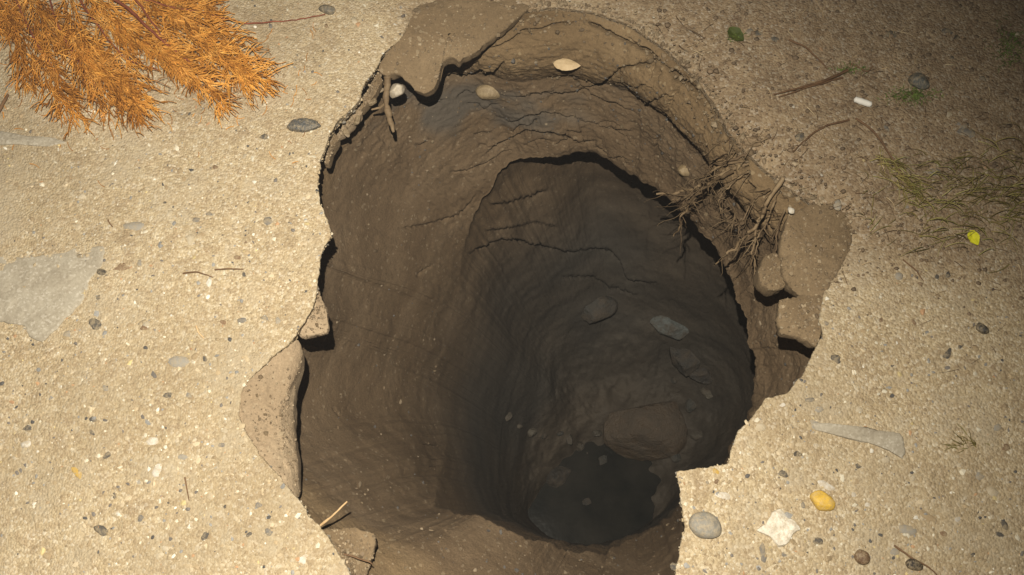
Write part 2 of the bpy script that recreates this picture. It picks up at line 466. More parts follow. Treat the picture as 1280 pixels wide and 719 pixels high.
# how strongly the soil overhangs below the lip, by place
lx, ly = topx(lipP)
ov = np.clip((0.16 * smooth(560, 600, lx) + 0.84 * smooth(620, 760, lx)) * smooth(600, 430, ly), 0, 1)
ov = csmooth(ov, 20)
outl = lipP - px(740, 480, -0.3); outl[:, 2] = 0; outl /= np.linalg.norm(outl, axis=1, keepdims=True); outl = csmooth(outl, 20)
for t in np.linspace(0, 1, nB + 1)[1:]:
    tt = t
    P = lipP * (1 - tt) + floP * tt
    cav = ov * (0.135 * math.sin(math.pi * min(1.0, t) ** 0.42) )
    P[:, :2] += (outl * cav[:, None])[:, :2]
    P[:, 2] -= (ov * 0.03 * math.sin(math.pi * t ** 0.4))
    rowsW.append(P)
cfl = px(770, 530, -1.24)
for t in np.linspace(0, 1, nC + 1)[1:]:
    P = floP * (1 - t) + cfl * t
    rowsW.append(P)
WG = np.array(rowsW)
nr = len(WG)
# let the wall run smoothly into the floor, and past the lip where nothing overhangs
def row_gauss(A, sig):
    h = int(sig * 3); g = np.exp(-.5 * (np.arange(-h, h + 1) / sig) ** 2); g /= g.sum()
    Pd = np.concatenate([np.repeat(A[:1], h, 0), A, np.repeat(A[-1:], h, 0)], 0)
    out = np.zeros_like(A)
    for i, w_ in enumerate(g): out += w_ * Pd[i:i + len(A)]
    return out
ri = np.arange(nr, dtype=float)
Gs = row_gauss(WG, 34)
w_lip = np.exp(-((ri - nA) / 55.0) ** 2)[:, None] * ((1 - np.minimum(1, ov * 6)) * csmooth(smooth(640, 540, ly), 10))[None]
w_flo = np.exp(-((ri - nA - nB) / 46.0) ** 2)[:, None] * np.ones(N)[None]
w_flo *= smooth(nA + 12, nA + 50, ri)[:, None] * (1 - .8 * csmooth(smooth(560, 640, ly), 10))[None]
WG = WG + (Gs - WG) * np.clip(np.maximum(w_lip, w_flo), 0, 1)[..., None]
nrm = grid_normals(WG)
inw = px(740, 420, -0.6)
if np.mean(np.sum(nrm[:nA] * (inw - WG[:nA]), -1)) < 0: nrm = -nrm
V = WG.reshape(-1, 3); NV = nrm.reshape(-1, 3)
rowid = np.repeat(np.arange(nr), N)
keep = smooth(0, 14, rowid) * smooth(nr - 1, nr - 25, rowid)
kl = 1 - 0.6 * np.exp(-((rowid - nA) / 6.0) ** 2)
S = V * np.array([1, 1, 1.7])                       # bedding: detail is stretched sideways
d = 0.014 * fbm(V, 6, 3, 21) + 0.0048 * fbm(S, 16, 4, 23) + 0.0022 * fbm(V, 60, 4, 25, 0.65) + 0.0018 * fbm(V, 170, 3, 27, 0.65)
rough_zone = smooth(0, nA * 0.2, rowid) 
X, Y = topx(V)
upper = smooth(260, 150, Y) * smooth(nA * 1.02, nA * 0.9, rowid)
d = d * np.where(rowid > nA, 1.25, 1.0)
# stratified crumbly ledges at the upper wall
led = fbm(V * np.array([1, 1, 5.0]), 9, 3, 31)
d += upper * 0.0012 * (np.abs(((led * 3) % 1) - 0.5) * 2 - 0.5)
# the left and near walls are scraped smooth
smoothz = smooth(640, 500, X) * smooth(170, 260, Y)
smoothz = np.maximum(smoothz, smooth(540, 640, Y) * (rowid < nA))
smoothz = np.maximum(smoothz, smooth(680, 600, X) * smooth(340, 440, Y))
d *= 1 - 0.86 * smoothz
d += smoothz * (0.010 * fbm(V, 4, 2, 33) + 0.0012 * fbm(V, 45, 3, 35))
d *= np.where(rowid > nA, 0.55, 1.0)
# crumbled pockets under the roots
pk = smooth(.12, .42, fbm(V, 52, 3, 37)) * smooth(70, 25, np.hypot((X - 938) / 1.0, (Y - 238) / 1.0)) * (rowid < nA)
d -= pk * 0.020
# cracks and overhanging strata: (pixel polyline, half width px, depth m, overhang m)
CRACKS = [
 ([(549,100),(575,95),(597,90),(601,86),(606,95),(616,92),(630,79)],2.2,.010,.006),
 ([(595,66),(614,63),(640,54),(650,42),(676,37),(697,30),(722,28)],1.6,.007,.004),
 ([(602,198),(626,178),(659,165),(684,165),(716,171),(745,176)],2.2,.010,.008),
 ([(562,214),(590,212),(606,204),(640,190)],1.5,.006,.003),
 ([(722,100),(729,107),(738,109),(760,99),(776,83),(808,79),(822,72)],2.0,.009,.005),
 ([(640,120),(660,118),(684,114),(703,118),(729,113),(747,124),(770,131),(792,142)],1.8,.007,.006),
 ([(735,29),(752,36),(768,45),(794,57),(810,64),(830,83)],2.4,.010,.004),
 ([(783,45),(800,58),(815,64)],1.6,.006,.002),
 ([(828,80),(850,100),(874,114),(888,131),(900,150),(911,170),(915,182)],3.6,.020,.004),
 ([(838,84),(862,100),(880,116)],1.3,.006,.002),
 ([(848,106),(837,131),(830,155),(818,188),(815,214)],1.3,.006,.0),
 ([(888,134),(875,160),(869,178)],1.2,.005,.0),
 ([(819,76),(811,100)],1.2,.006,.0),
 ([(826,88),(815,108)],1.2,.006,.0),
 ([(660,140),(690,139),(720,146),(760,160),(800,186)],1.2,.004,.004),
 ([(498,287),(540,280),(570,272),(586,258),(598,243)],1.2,.004,.002),
 ([(540,330),(520,345)],1.0,.003,0),
 ([(612,256),(632,254),(658,245),(690,236)],1.8,.010,.008),
 ([(576,323),(604,308),(628,299),(655,302),(686,308),(714,315),(735,310),(762,313),(776,329),(784,350),(805,353),(829,356)],2.0,.016,.010),
 ([(600,290),(640,283),(670,277),(700,285)],1.4,.008,.005),
 ([(700,350),(740,345),(760,360),(800,372)],1.6,.012,.004),
 ([(850,262),(862,290),(880,305)],1.6,.006,0),
 ([(905,225),(918,250),(925,280),(922,300)],1.4,.006,0),
 ([(412,512),(420,520),(432,508)],.9,.003,0),
 ([(668,560),(676,575)],.9,.003,0),
]
gq = np.random.default_rng(8)
for i in range(22):
    x_, y_ = gq.uniform(500, 800), gq.uniform(92, 188)
    n_k = int(gq.integers(3, 6)); sl_ = (x_ - 700) * .0016 + gq.normal(0, .15)
    CRACKS.append(([(x_ + 11 * q, y_ + 11 * q * sl_ + gq.normal(0, 3)) for q in range(n_k)], gq.uniform(.9, 1.6), gq.uniform(.003, .007), gq.uniform(.001, .005)))
jx = X + 3.0 * fbm(V, 60, 3, 51) + 1.2 * fbm(V, 200, 2, 52)
jy = Y + 3.0 * fbm(V, 60, 3, 53) + 1.2 * fbm(V, 200, 2, 54)
thin = 0.45 + 0.75 * (0.5 + 0.5 * fbm(V, 35, 2, 57) * 1.6)
for ci, (pl, hw, dep, oh) in enumerate(CRACKS):
    pl = np.array(pl, float)
    lo, hi = pl.min(0) - 40, pl.max(0) + 40
    cut = nA + 4
    inner = ci in (17, 18, 19, 20)
    sel = np.where((X > lo[0]) & (X < hi[0]) & (Y > lo[1]) & (Y < hi[1]) & ((rowid > cut) if inner else (rowid < cut)))[0]
    if not len(sel): continue
    qx, qy = jx[sel], jy[sel]
    best = np.full(len(sel), 1e9); sd = np.zeros(len(sel)); along = np.zeros(len(sel))
    for k in range(len(pl) - 1):
        a, b = pl[k], pl[k + 1]; ab = b - a; L2 = ab @ ab
        tl = ((qx - a[0]) * ab[0] + (qy - a[1]) * ab[1]) / L2
        tc = np.clip(tl, 0, 1)
        ex, ey = qx - (a[0] + tc * ab[0]), qy - (a[1] + tc * ab[1])
        dd = np.hypot(ex, ey); m = dd < best
        best[m] = dd[m]; sd[m] = np.sign(ey[m] + 1e-9); along[m] = ((k + tc) / (len(pl) - 1))[m]
    endf = smooth(0, 0.12, along) * smooth(1, 0.88, along)
    w = hw * thin[sel] * (0.4 + 0.6 * endf)
    g = np.exp(-(best / np.maximum(w, 0.4)) ** 2)
    d[sel] -= (0.7 if inner else 1.7) * dep * g * (0.3 + 0.7 * endf)
    if oh:
        d[sel] += oh * endf * np.where(sd < 0, np.exp(-best / 9.0), -0.6 * np.exp(-best / 14.0))
V2 = V + NV * (d * keep * kl)[:, None]
# wet basin in the floor
bx = px(725, 628, -1.28)
rr = np.hypot((V2[:, 0] - bx[0] - 0.01) / 0.25, (V2[:, 1] - bx[1]) / 0.17)
V2[:, 2] -= 0.085 * np.exp(-rr ** 2) * (rowid > nA + nB * 0.6)
lump = fbm(V2 * np.array([1, 1, 0.3]), 10, 4, 71)
V2[:, 2] += np.where(rowid > nA + nB * 0.75, 0.055 * lump * smooth(nA + nB * .75, nA + nB, rowid), 0)
clay = smooth(-.40, -.80, V2[:, 2]) * (0.85 + 0.3 * fbm(V, 5, 3, 81))  # grey clay by depth; its dark tone also carries painted shade of the chamber
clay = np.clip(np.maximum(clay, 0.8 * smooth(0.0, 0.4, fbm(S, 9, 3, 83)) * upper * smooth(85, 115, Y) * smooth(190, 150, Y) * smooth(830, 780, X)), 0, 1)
wet = np.clip(smooth(-1.05, -1.2, V2[:, 2]) * (0.5 + 0.8 * fbm(V, 12, 3, 85)), 0, 1)
F = ring_faces(nr, N)
if sgn > 0: F = F[:, ::-1]
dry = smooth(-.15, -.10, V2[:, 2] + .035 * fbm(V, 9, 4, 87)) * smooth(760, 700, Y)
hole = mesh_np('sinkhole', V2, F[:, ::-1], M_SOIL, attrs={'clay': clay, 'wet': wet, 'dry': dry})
tag(hole, 'brown earth walls and floor of the collapsed hole', kind='structure')

# murky water lying in the basin
wr = np.linspace(0, 1, 14); wa = np.linspace(0, 2 * np.pi, 90, endpoint=False)
WX = bx[0] + 0.01 + np.outer(wr, np.cos(wa)) * 0.30; WY = bx[1] + np.outer(wr, np.sin(wa)) * 0.22
WV = np.stack([WX, WY, np.full_like(WX, -1.292)], -1).reshape(-1, 3)
water = mesh_np('water', WV, ring_faces(14, 90), M_WATER)
tag(water, 'dark murky puddle at the bottom of the hole', kind='structure')

# ------------------------------------------------------------------ placing helpers
X2, Y2 = topx(V2)
DEP = (V2 - CAM) @ FWD
def wall_at(x, y, rad=4.0):
    """point of the hole's surface seen at a photo pixel"""
    dd = np.hypot(X2 - x, Y2 - y)
    s = np.where(dd < rad)[0]
    if not len(s): s = np.array([np.argmin(dd)])
    k = s[np.argmin(DEP[s])]
    return V2[k].copy()
def gpt(x, y, lift=0.0):
    P = px(x, y, 0.0); return np.array([P[0], P[1], ground_z(P[None])[0] + lift])

RPOLY = RS[::4, :2]
def in_hole(x, y, poly=RPOLY):
    x = np.asarray(x); y = np.asarray(y); r = np.zeros(x.shape, bool)
    a = poly; b = np.roll(poly, -1, 0)
    for (x1, y1), (x2, y2) in zip(a, b):
        if y1 == y2: continue
        c = ((y1 > y) != (y2 > y)) & (x < (x2 - x1) * (y - y1) / (y2 - y1) + x1)
        r ^= c
    return r

def ico(sub):
    bm = bmesh.new(); bmesh.ops.create_icosphere(bm, subdivisions=sub, radius=1.0)
    v = np.array([p.co[:] for p in bm.verts]); f = np.array([[q.index for q in p.verts] for p in bm.faces]); bm.free()
    return v, f
ICO1, ICO2, ICO3, ICO4 = ico(1), ico(2), ico(3), ico(4)

def rock_verts(base, seed, angular=0.5, planes=14):
    v, f = base
    g = np.random.default_rng(seed)
    D = g.normal(size=(planes, 3)); D /= np.linalg.norm(D, axis=1, keepdims=True)
    off = g.uniform(0.62, 1.0, planes)
    dots = v @ D.T
    r = np.min(np.where(dots > 0.05, off / np.maximum(dots, 0.05), 9.0), axis=1)
    r = np.minimum(r, 1.15)
    r = (1 - angular) + angular * r
    r = r + 0.06 * fbm(v + seed, 2.2, 3, seed)
    return v * r[:, None], f

def rock(name, P, size, color, seed, angular=0.5, base=None, rotz=0.0, sink=0.35, tilt=(0, 0), mat=None, parent=None):
    v, f = rock_verts(base or ICO3, seed, angular)
    o = mesh_np(name, v * np.array(size), f, mat or M_STONE, parent, smooth_shade=angular < 0.75)
    o.location = (P[0], P[1], P[2] + size[2] * (1 - 2 * sink))
    o.rotation_euler = (tilt[0], tilt[1], rotz); o.color = (*color, .42)
    return o

def tubes(name, lines, mat, parent=None, sides=4, tones=None):
    """lines: list of (points[n,3], radii[n]) -> ONE mesh"""
    VV, FF, TT = [], [], []; off = 0
    for li, (P, r) in enumerate(lines):
        P = np.asarray(P, float); n = len(P); r = np.broadcast_to(np.asarray(r, float), (n,))
        t = np.gradient(P, axis=0); t /= np.linalg.norm(t, axis=1, keepdims=True) + 1e-12
        ref = np.where(np.abs(t[:, 2:3]) > 0.9, np.array([[1., 0, 0]]), np.array([[0., 0, 1]]))
        a = np.cross(t, ref); a /= np.linalg.norm(a, axis=1, keepdims=True) + 1e-12
        b = np.cross(t, a)
        th = np.arange(sides) * 2 * np.pi / sides
        ring = P[:, None] + r[:, None, None] * (np.cos(th)[None, :, None] * a[:, None] + np.sin(th)[None, :, None] * b[:, None])
        VV.append(ring.reshape(-1, 3)); FF.append(ring_faces(n, sides, off))
        TT.append(np.full(n * sides, 0.5 if tones is None else tones[li])); off += n * sides
    return mesh_np(name, np.concatenate(VV), np.concatenate(FF), mat, parent, attrs={'tone': np.concatenate(TT)})

def curve(pts, n=24, wob=0.0, seed=0):
    """smooth 3-D polyline through points"""
    P = np.array(pts, float)
    if len(P) == 2: P = np.vstack([P[0], (P[0] + P[1]) / 2, P[1]])
    s = np.concatenate([[0], np.cumsum(np.linalg.norm(np.diff(P, axis=0), axis=1))]); t = np.linspace(0, s[-1], n)
    Q = np.stack([np.interp(t, s, P[:, i]) for i in range(3)], -1)
    for _ in range(max(1, n // 8)): Q[1:-1] = .25 * Q[:-2] + .5 * Q[1:-1] + .25 * Q[2:]
    if wob:
        g = np.stack([noise(Q + 3.1 * k, 60, seed + k) + .5 * noise(Q + 5.1 * k, 180, seed + 9 + k) for k in range(3)], -1)
        Q = Q + wob * g * np.linspace(0.2, 1, n)[:, None]
    return Q

def clod(name, poly, thick, mat, bulge=0.004, seed=0, rough=0.0025, n=170, parent=None):
    P = np.array(poly, float)
    Q = resample_closed(P, n)
    Q = csmooth(Q, 1.0)
    O = px(Q[:, 0], Q[:, 1], Q[:, 2])
    c = O.mean(0)
    rd = O - c; rd[:, 2] = 0; L = np.linalg.norm(rd, axis=1, keepdims=True); rd /= L
    O = O + rd * (np.minimum(1, L[:, 0] / .03) * (0.0034 * fbm(O, 120, 4, seed, .65) + 0.0035 * fbm(O, 40, 2, seed + 3)))[:, None]
    # plane fitted through the outline carries the inside
    A = np.c_[O[:, :2], np.ones(n)]; co_, *_ = np.linalg.lstsq(A, O[:, 2], rcond=None)
    rows = []
    ks = np.concatenate([np.linspace(0.02, 0.9, 22), [0.94, 0.97, 0.99, 1.0]])
    for s in ks:
        R_ = c + (O - c) * s
        R_[:, 2] = O[:, 2] * s ** 2 + (1 - s ** 2) * (np.c_[R_[:, :2], np.ones(n)] @ co_) + bulge * (1 - s ** 3)
        R_[:, 2] += rough * fbm(R_, 45, 5, seed + 5, .68) - 0.0012 * smooth(.97, 1.0, s)
        rows.append(R_)
    for q in (0.12, 0.35, 0.6, 0.85, 1.0):
        R_ = c + (O - c) * (1.0 - 0.05 * q - 0.25 * max(0, q - .8)); R_[:, 2] = O[:, 2] - 0.002 - thick * q
        R_ += rd * (0.003 * fbm(R_, 70, 3, seed + 7))[:, None]
        rows.append(R_)
    for s in (0.6, 0.3, 0.02):
        R_ = c + (O - c) * s; R_[:, 2] = (np.c_[R_[:, :2], np.ones(n)] @ co_) - thick * 1.05; rows.append(R_)
    V_ = np.concatenate(rows); F_ = ring_faces(len(rows), n)
    area = np.sum(O[:, 0] * np.roll(O[:, 1], -1) - O[:, 1] * np.roll(O[:, 0], -1))
    if area < 0: F_ = F_[:, ::-1]
    return mesh_np(name, V_ - c, F_[:, ::-1], mat, parent), c

def place_clod(name, poly, thick, mat, label, cat, group=None, **kw):
    o, c = clod(name, poly, thick, mat, **kw); o.location = c
    return tag(o, label, cat, group)

# ------------------------------------------------------------------ aggregate in the pavement
PAL = np.array([(.70,.64,.50),(.78,.74,.64),(.56,.46,.31),(.48,.38,.24),(.42,.32,.19),(.36,.27,.16),(.30,.29,.27),(.18,.16,.14),(.09,.085,.08),(.50,.30,.16),(.62,.50,.25)])
PW = np.array([.085,.022,.21,.22,.15,.10,.06,.04,.025,.02,.015]); PW /= PW.sum()
ng = 34000
gx = rng.uniform(-170, 1450, ng); gy = rng.uniform(-170, 880, ng)
ok = ~in_hole(gx, gy); gx, gy = gx[ok], gy[ok]
P = px(gx, gy, 0.0)
sk = soil_mask(P)
dens = smooth(.05, .45, fbm(P, 14, 4, 141))
ok = rng.uniform(size=len(P)) > np.maximum(sk * 0.80, .8 * dens)
P, sk = P[ok], sk[ok]; n_ = len(P)
P[:, 2] = ground_z(P)
rg = np.clip(rng.lognormal(math.log(.0011), .5, n_), .0005, .0036)
v1, f1 = ICO1
va = np.repeat(v1[None], n_, 0) * (1 + 0.28 * rng.normal(size=(n_, len(v1), 1)).clip(-1.3, 1.3))
sc = np.stack([rg * rng.uniform(.8, 1.5, n_), rg * rng.uniform(.7, 1.1, n_), rg * rng.uniform(.35, .7, n_)], -1)
va = va * sc[:, None]
th = rng.uniform(0, 2 * np.pi, n_); c_, s_ = np.cos(th)[:, None], np.sin(th)[:, None]
va = np.stack([va[..., 0] * c_ - va[..., 1] * s_, va[..., 0] * s_ + va[..., 1] * c_, va[..., 2]], -1) + P[:, None]
gc = PAL[rng.choice(len(PAL), n_, p=PW)] * rng.uniform(.8, 1.12, (n_, 1))
gc = gc * (1 - .45 * sk[:, None]) + np.array([.2, .14, .085]) * .45 * sk[:, None]
ga = np.concatenate([np.repeat(gc, len(v1), 0), np.ones((n_ * len(v1), 1))], 1)
fa = (f1[None] + (np.arange(n_) * len(v1))[:, None, None]).reshape(-1, 3)
o = mesh_np('aggregate', va.reshape(-1, 3), fa, M_GRAIN, pavement, smooth_shade=False, attrs={'grain_color': ga})
tag(o, kind='stuff')

# stones large enough to pick out, bedded flush in the concrete: (x, y, half length px, half width px, colour, turn)
DK, BK, GY, LG, TN, CR, WH, BR, YL = (.075,.072,.068),(.03,.028,.026),(.20,.19,.175),(.36,.34,.30),(.42,.31,.18),(.62,.54,.40),(.78,.74,.66),(.22,.13,.07),(.62,.40,.08)
BED = [(331,171,7,5,DK,.3),(338,277,13,8,GY,.2),(126,340,8,7,BK,0),(152,335,15,8,BR,.1),(118,405,12,9,DK,.5),(222,450,15,10,LG,.2),(256,447,6,5,DK,0),
 (303,400,6,6,GY,0),(332,398,7,5,GY,.4),(210,494,11,5,DK,.1),(117,524,8,5,DK,.3),(115,541,6,4,DK,.6),(133,570,7,5,DK,0),(277,557,7,5,GY,0),(190,550,9,7,WH,.3),
 (198,588,10,8,WH,.8),(33,555,6,6,WH,0),(229,571,9,5,LG,0),(128,664,13,6,DK,.7),(325,632,8,6,GY,0),(336,665,6,6,GY,0),(312,668,5,5,DK,0),(378,700,7,7,WH,0),
 (257,668,5,8,DK,.2),(240,300,10,8,CR,.1),(170,283,14,9,LG,.1),(262,268,8,5,GY,.3),(35,535,8,4,DK,.1),(197,574,7,6,CR,.2),(207,686,6,5,CR,.0),(95,590,14,5,YL,.9),
 (1045,449,8,7,DK,.2),(1123,344,6,6,LG,0),(1143,402,4,4,BR,0),(1034,607,13,7,WH,.5),(998,568,9,6,BK,.1),(978,592,9,5,DK,.4),(1074,583,7,5,DK,.2),(1239,614,9,9,CR,.2),
 (1084,631,6,4,WH,0),(903,620,13,6,WH,.1),(1022,675,8,7,DK,.2),(954,690,6,12,GY,.1),(1137,663,11,9,LG,.3),(1185,38,10,6,DK,.3),(1115,42,9,6,DK,.2),
 (948,41,8,6,DK,.1),(968,49,6,5,DK,0),(937,40,6,5,GY,0),(1210,166,13,8,GY,.2),(1168,214,9,6,GY,.1),(1108,161,5,5,GY,0),(1048,256,5,9,LG,0),(990,262,5,5,WH,0),
 (1197,45,5,4,BK,0),(1265,42,8,5,BK,.2),(1270,80,6,4,BR,.1),(1022,512,9,6,LG,.1),(1074,513,7,6,CR,.2),(950,533,8,7,CR,.1),(1020,530,14,8,LG,.2),
 (1107,575,7,6,CR,0),(895,590,6,5,YL,.2),(1120,690,8,5,LG,.1),(1225,595,9,7,LG,.1),(1248,668,8,5,DK,.2),(1257,560,6,5,BR,.1),(1180,668,6,5,BR,0),(1160,645,12,5,TN,.6),
 (843,708,6,5,DK,0),(1013,500,6,4,GY,0),(1172,345,4,6,DK,.4),(1185,442,5,9,DK,.6),(1010,655,8,6,TN,.3),(1033,404,4,4,GY,0),(1247,535,6,5,LG,0)]
kk = 0
g2 = np.random.default_rng(5)
while len(BED) < 200:
    x, y = g2.uniform(-60, 1340), g2.uniform(-60, 780)
    if in_hole(np.array([x]), np.array([y]), CEN + (RPOLY - CEN) * 1.05)[0]: continue
    if soil_mask(px(x, y, 0.0)[None])[0] > .6 and g2.uniform() < .6: continue
    if 0 < x < 330 and y < 150 and g2.uniform() < .7: continue
    r_ = g2.uniform(2.6, 5.6)
    cc = [DK, GY, LG, TN, CR, BR, WH, TN, CR, TN][int(g2.integers(10))]
    BED.append((x, y, r_ * g2.uniform(.9, 1.5), r_, tuple(np.array(cc) * g2.uniform(.75, 1.1)), g2.uniform(0, 3)))
stone_meshes = []
for s in range(9):
    v, f = rock_verts(ICO2, 100 + s, .85)
    v = v * (1 + .22 * fbm(v + 7 * s, 1.6, 3, 130 + s))[:, None]
    me_o = mesh_np('stone', v, f, M_STONE); stone_meshes.append(me_o.data); bpy.data.objects.remove(me_o)
for i, (x, y, a, b, cc, rz) in enumerate(BED):
    P_ = gpt(x, y)
    k = np.linalg.norm(P_ - CAM) * 0.96 / FPX
    o = bpy.data.objects.new('stone', stone_meshes[i % 9]); col.objects.link(o); o.parent = pavement
    zz = min(a, b) * k * .55
    o.location = (P_[0], P_[1], P_[2] - zz * .52); o.scale = (a * k, b * k, zz); o.rotation_euler = (0, 0, -rz); o.color = (*cc, .6)

# grey patches of smoother concrete let into the surface
def patch_material():
    m, nt, b = mat_new('grey_concrete'); k = NB(nt); co = k.coord()
    c = k.ramp(k.noise(co, 22, 6, .65), [(.3, (.22, .18, .125)), (.5, (.30, .258, .19)), (.7, (.37, .33, .255))])
    v = k.vor(co, 420); sp = k.n('ShaderNodeSeparateColor'); k.l(v.outputs['Color'], sp.inputs[0])
    c = k.mix(.25, c, k.ramp(sp.outputs[0], [(0, (.2, .18, .15)), (.8, (.45, .42, .35)), (1, (.75, .72, .65))]))
    k.l(c, b.inputs['Base Color']); b.inputs['Roughness'].default_value = .85
    k.l(k.bump(k.noise(co, 300, 5, .7), .5, .0012), b.inputs['Normal'])
    return m
M_PATCH = patch_material()
for pl in ([(-60,322),(0,319),(40,320),(75,318),(95,309),(132,307),(128,330),(112,352),(100,378),(78,402),(52,430),(36,422),(30,406),(0,402),(-60,404)],
           [(-40,160),(0,163),(30,170),(70,172),(84,178),(60,183),(20,180),(-40,182)]):
    o, c = clod('grey_patch', [(x, y, .0022) for x, y in pl], .006, M_PATCH, bulge=.0010, rough=.0022, seed=3, parent=pavement)
    o.location = c; o['label'] = 'smoother grey concrete patch'

# ------------------------------------------------------------------ broken pieces round the rim
place_clod('mud_crust', [(513,12,-.006),(501,45,-.004),(481,68,-.01),(472,84,-.016),(480,97,-.022),(489,92,-.022),(498,89,-.022),(506,98,-.025),(515,111,-.03),(530,117,-.034),(540,113,-.034),
   (546,103,-.03),(549,90,-.027),(552,78,-.025),(560,73,-.023),(566,70,-.022),(573,77,-.024),(600,59,-.022),(630,37,-.018),(664,8,-.008),(650,-4,-.008),(600,-10,-.008),(550,-2,-.008)], .018, M_BROWN,
   'smooth tan sheet of dried mud hanging over the hole beside the white stone', 'mud', seed=21, bulge=.004, rough=.005)
place_clod('crust_fragment', [(396,352,-.012),(400,368,-.016),(408,386,-.02),(410,404,-.021),(409,416,-.021),(392,418,-.021),(376,421,-.02),(370,414,-.016),(384,396,-.014),(391,380,-.012)], .014, M_CLOD,
   'small square-ended crust fragment jutting from the broken edge above the sloping lump', 'fragment', seed=31, bulge=.001)
place_clod('soil_lump', [(372,424,-.012),(378,438,-.022),(377,455,-.03),(369,480,-.034),(366,510,-.036),(367,545,-.036),(372,575,-.034),(374,612,-.026),(371,628,-.014),(350,600,-.003),(324,571,-.002),(307,546,-.002),(295,520,-.002),(298,492,-.002),(312,472,-.002),(340,445,-.004)], .02, M_CLOD,
   'long smooth tan lump sloping from the concrete edge into the hole', 'lump', seed=41, bulge=.003, rough=.006)
place_clod('soil_lump', [(398,664,-.014),(420,660,-.022),(445,660,-.028),(466,668,-.034),(468,690,-.036),(462,712,-.036),(452,740,-.03),(440,730,-.01),(424,700,-.006),(410,678,-.006)], .02, M_BROWN,
   'low brown lump below the broken edge beside the pale straw', 'lump', seed=51, bulge=.002)
place_clod('soil_lump', [(985,268,-.014),(1012,256,-.010),(1046,248,-.008),(1064,276,-.008),(1064,302,-.008),(1050,336,-.006),(1036,360,-.004),(1028,374,-.008),(1004,372,-.016),(984,358,-.026),(975,335,-.03),(976,305,-.026)], .024, M_BROWN,
   'broad tan lump of earth on the rim below the roots', 'lump', seed=61, bulge=.004, rough=.006)
place_clod('crust_fragment', [(976,376,-.022),(1000,368,-.018),(1028,368,-.008),(1031,396,-.006),(1030,414,-.008),(1020,433,-.014),(1008,426,-.02),(998,421,-.024),(975,416,-.03),(973,398,-.028)], .016, M_BROWN,
   'thick crust fragment with a pale scuff jutting out below the broad tan lump', 'fragment', seed=71, bulge=.002)
place_clod('soil_lump', [(957,318,-.05),(970,316,-.042),(980,326,-.036),(985,342,-.034),(982,358,-.038),(966,362,-.05),(952,356,-.056),(948,338,-.056)], .03, M_BROWN,
   'small rounded clod of earth tucked below the roots', 'clod', seed=81, bulge=.006, n=120)
place_clod('pale_stone_strip', [(1016,528,.003),(1050,530,.004),(1090,536,.0045),(1128,541,.005),(1132,548,.005),(1130,574,.002),(1112,563,.003),(1085,553,.003),(1050,545,.0025),(1020,537,.002)], .008, M_PATCH,
   'long pale wedge of stone lying in the concrete', 'stone', seed=91, bulge=.0012, rough=.0008)

# crumbling strips and bits under the upper left edge
place_clod('crust_strip', [(474,88,-.022),(478,100,-.03),(470,116,-.036),(462,128,-.04),(452,138,-.042),(446,136,-.038),(456,118,-.03),(466,100,-.024)], .014, M_BROWN,
   'ragged strip of crust clinging under the concrete edge beside the root stub', 'crust', seed=111, bulge=.002, rough=.006, n=110)
place_clod('crust_strip', [(448,130,-.034),(452,142,-.04),(440,156,-.046),(428,168,-.048),(420,170,-.044),(430,154,-.036),(440,142,-.032)], .014, M_CLOD,
   'pale flaky strip of crust under the concrete edge above the narrow lowest strip', 'crust', seed=121, bulge=.002, rough=.006, n=110)
place_clod('crust_strip', [(418,166,-.034),(424,174,-.04),(416,188,-.046),(411,204,-.048),(406,204,-.044),(408,186,-.036)], .014, M_BROWN,
   'narrow lowest strip of crust clinging to the broken concrete edge', 'crust', seed=131, bulge=.002, rough=.005, n=90)
crm = [(466,128,.006,'crumb of crust between the ragged strip and the root stub'),(446,150,.007,'angular crumb of crust on the pale flaky strip'),
       (432,166,.005,'small crumb of crust below the pale flaky strip'),(474,112,.006,'crumb of crust touching the root stub')]
for i, (x, y, s, lb) in enumerate(crm):
    Q = px(x, y, -.038 - .004 * i)
    o = rock('crust_crumb', Q, (s * 1.5, s * .8, s * .7), (.22, .165, .10), 300 + i, .95, ICO3, rotz=.8 + i * .7, sink=.5)
    tag(o, lb, 'crumb')
o = rock('white_stone', px(497, 113, -.036), (.013, .010, .012), (.58, .52, .42), 330, .7, ICO4, rotz=.5, sink=.5)
tag(o, 'pale rounded stone wedged under the hanging sheet of dried mud', 'stone')

# ------------------------------------------------------------------ loose stones on the ground
def loose(name, x, y, a, b, h, colr, seed, label, ang=.7, rz=0., sink=.3, base=None):
    Q = gpt(x, y); k = np.linalg.norm(Q - CAM) * .96 / FPX
    o = rock(name, Q, (a * k, b * k, h * k), colr, seed, ang, base or ICO4, rotz=-rz, sink=sink)
    return tag(o, label, 'stone')
def flat_stone(name, pl, h, colr, label, seed, dust=.3):
    o, c = clod(name, [(x, y, h) for x, y in pl], h + .006, M_STONE, bulge=.0022, rough=.003, seed=seed, n=90)
    o.location = c; o.color = (*colr, dust)
    return tag(o, label, 'stone')
flat_stone('white_rock', [(946,663),(957,655),(966,640),(976,635),(984,646),(996,652),(1004,662),(992,668),(984,680),(974,681),(966,672)], .0035, (.82, .77, .66), 'large angular white rock lying in the concrete by the yellow stone', 201, .45)
flat_stone('dark_stone', [(357,158),(366,150),(382,147),(394,150),(402,156),(392,161),(378,164),(364,162)], .005, (.060, .066, .070), 'flat pointed dark slate-coloured stone near the hole and the orange branch', 211, .35)
loose('yellow_stone', 1027, 627, 14, 13, 8, (.78, .50, .06), 402, 'bright yellow stone beside the angular white rock', .6, .3)
loose('grey_stone', 881, 657, 21, 16, 9, (.26, .25, .22), 403, 'smooth rounded grey stone at the broken edge near the white rock', .2, .25, .38)
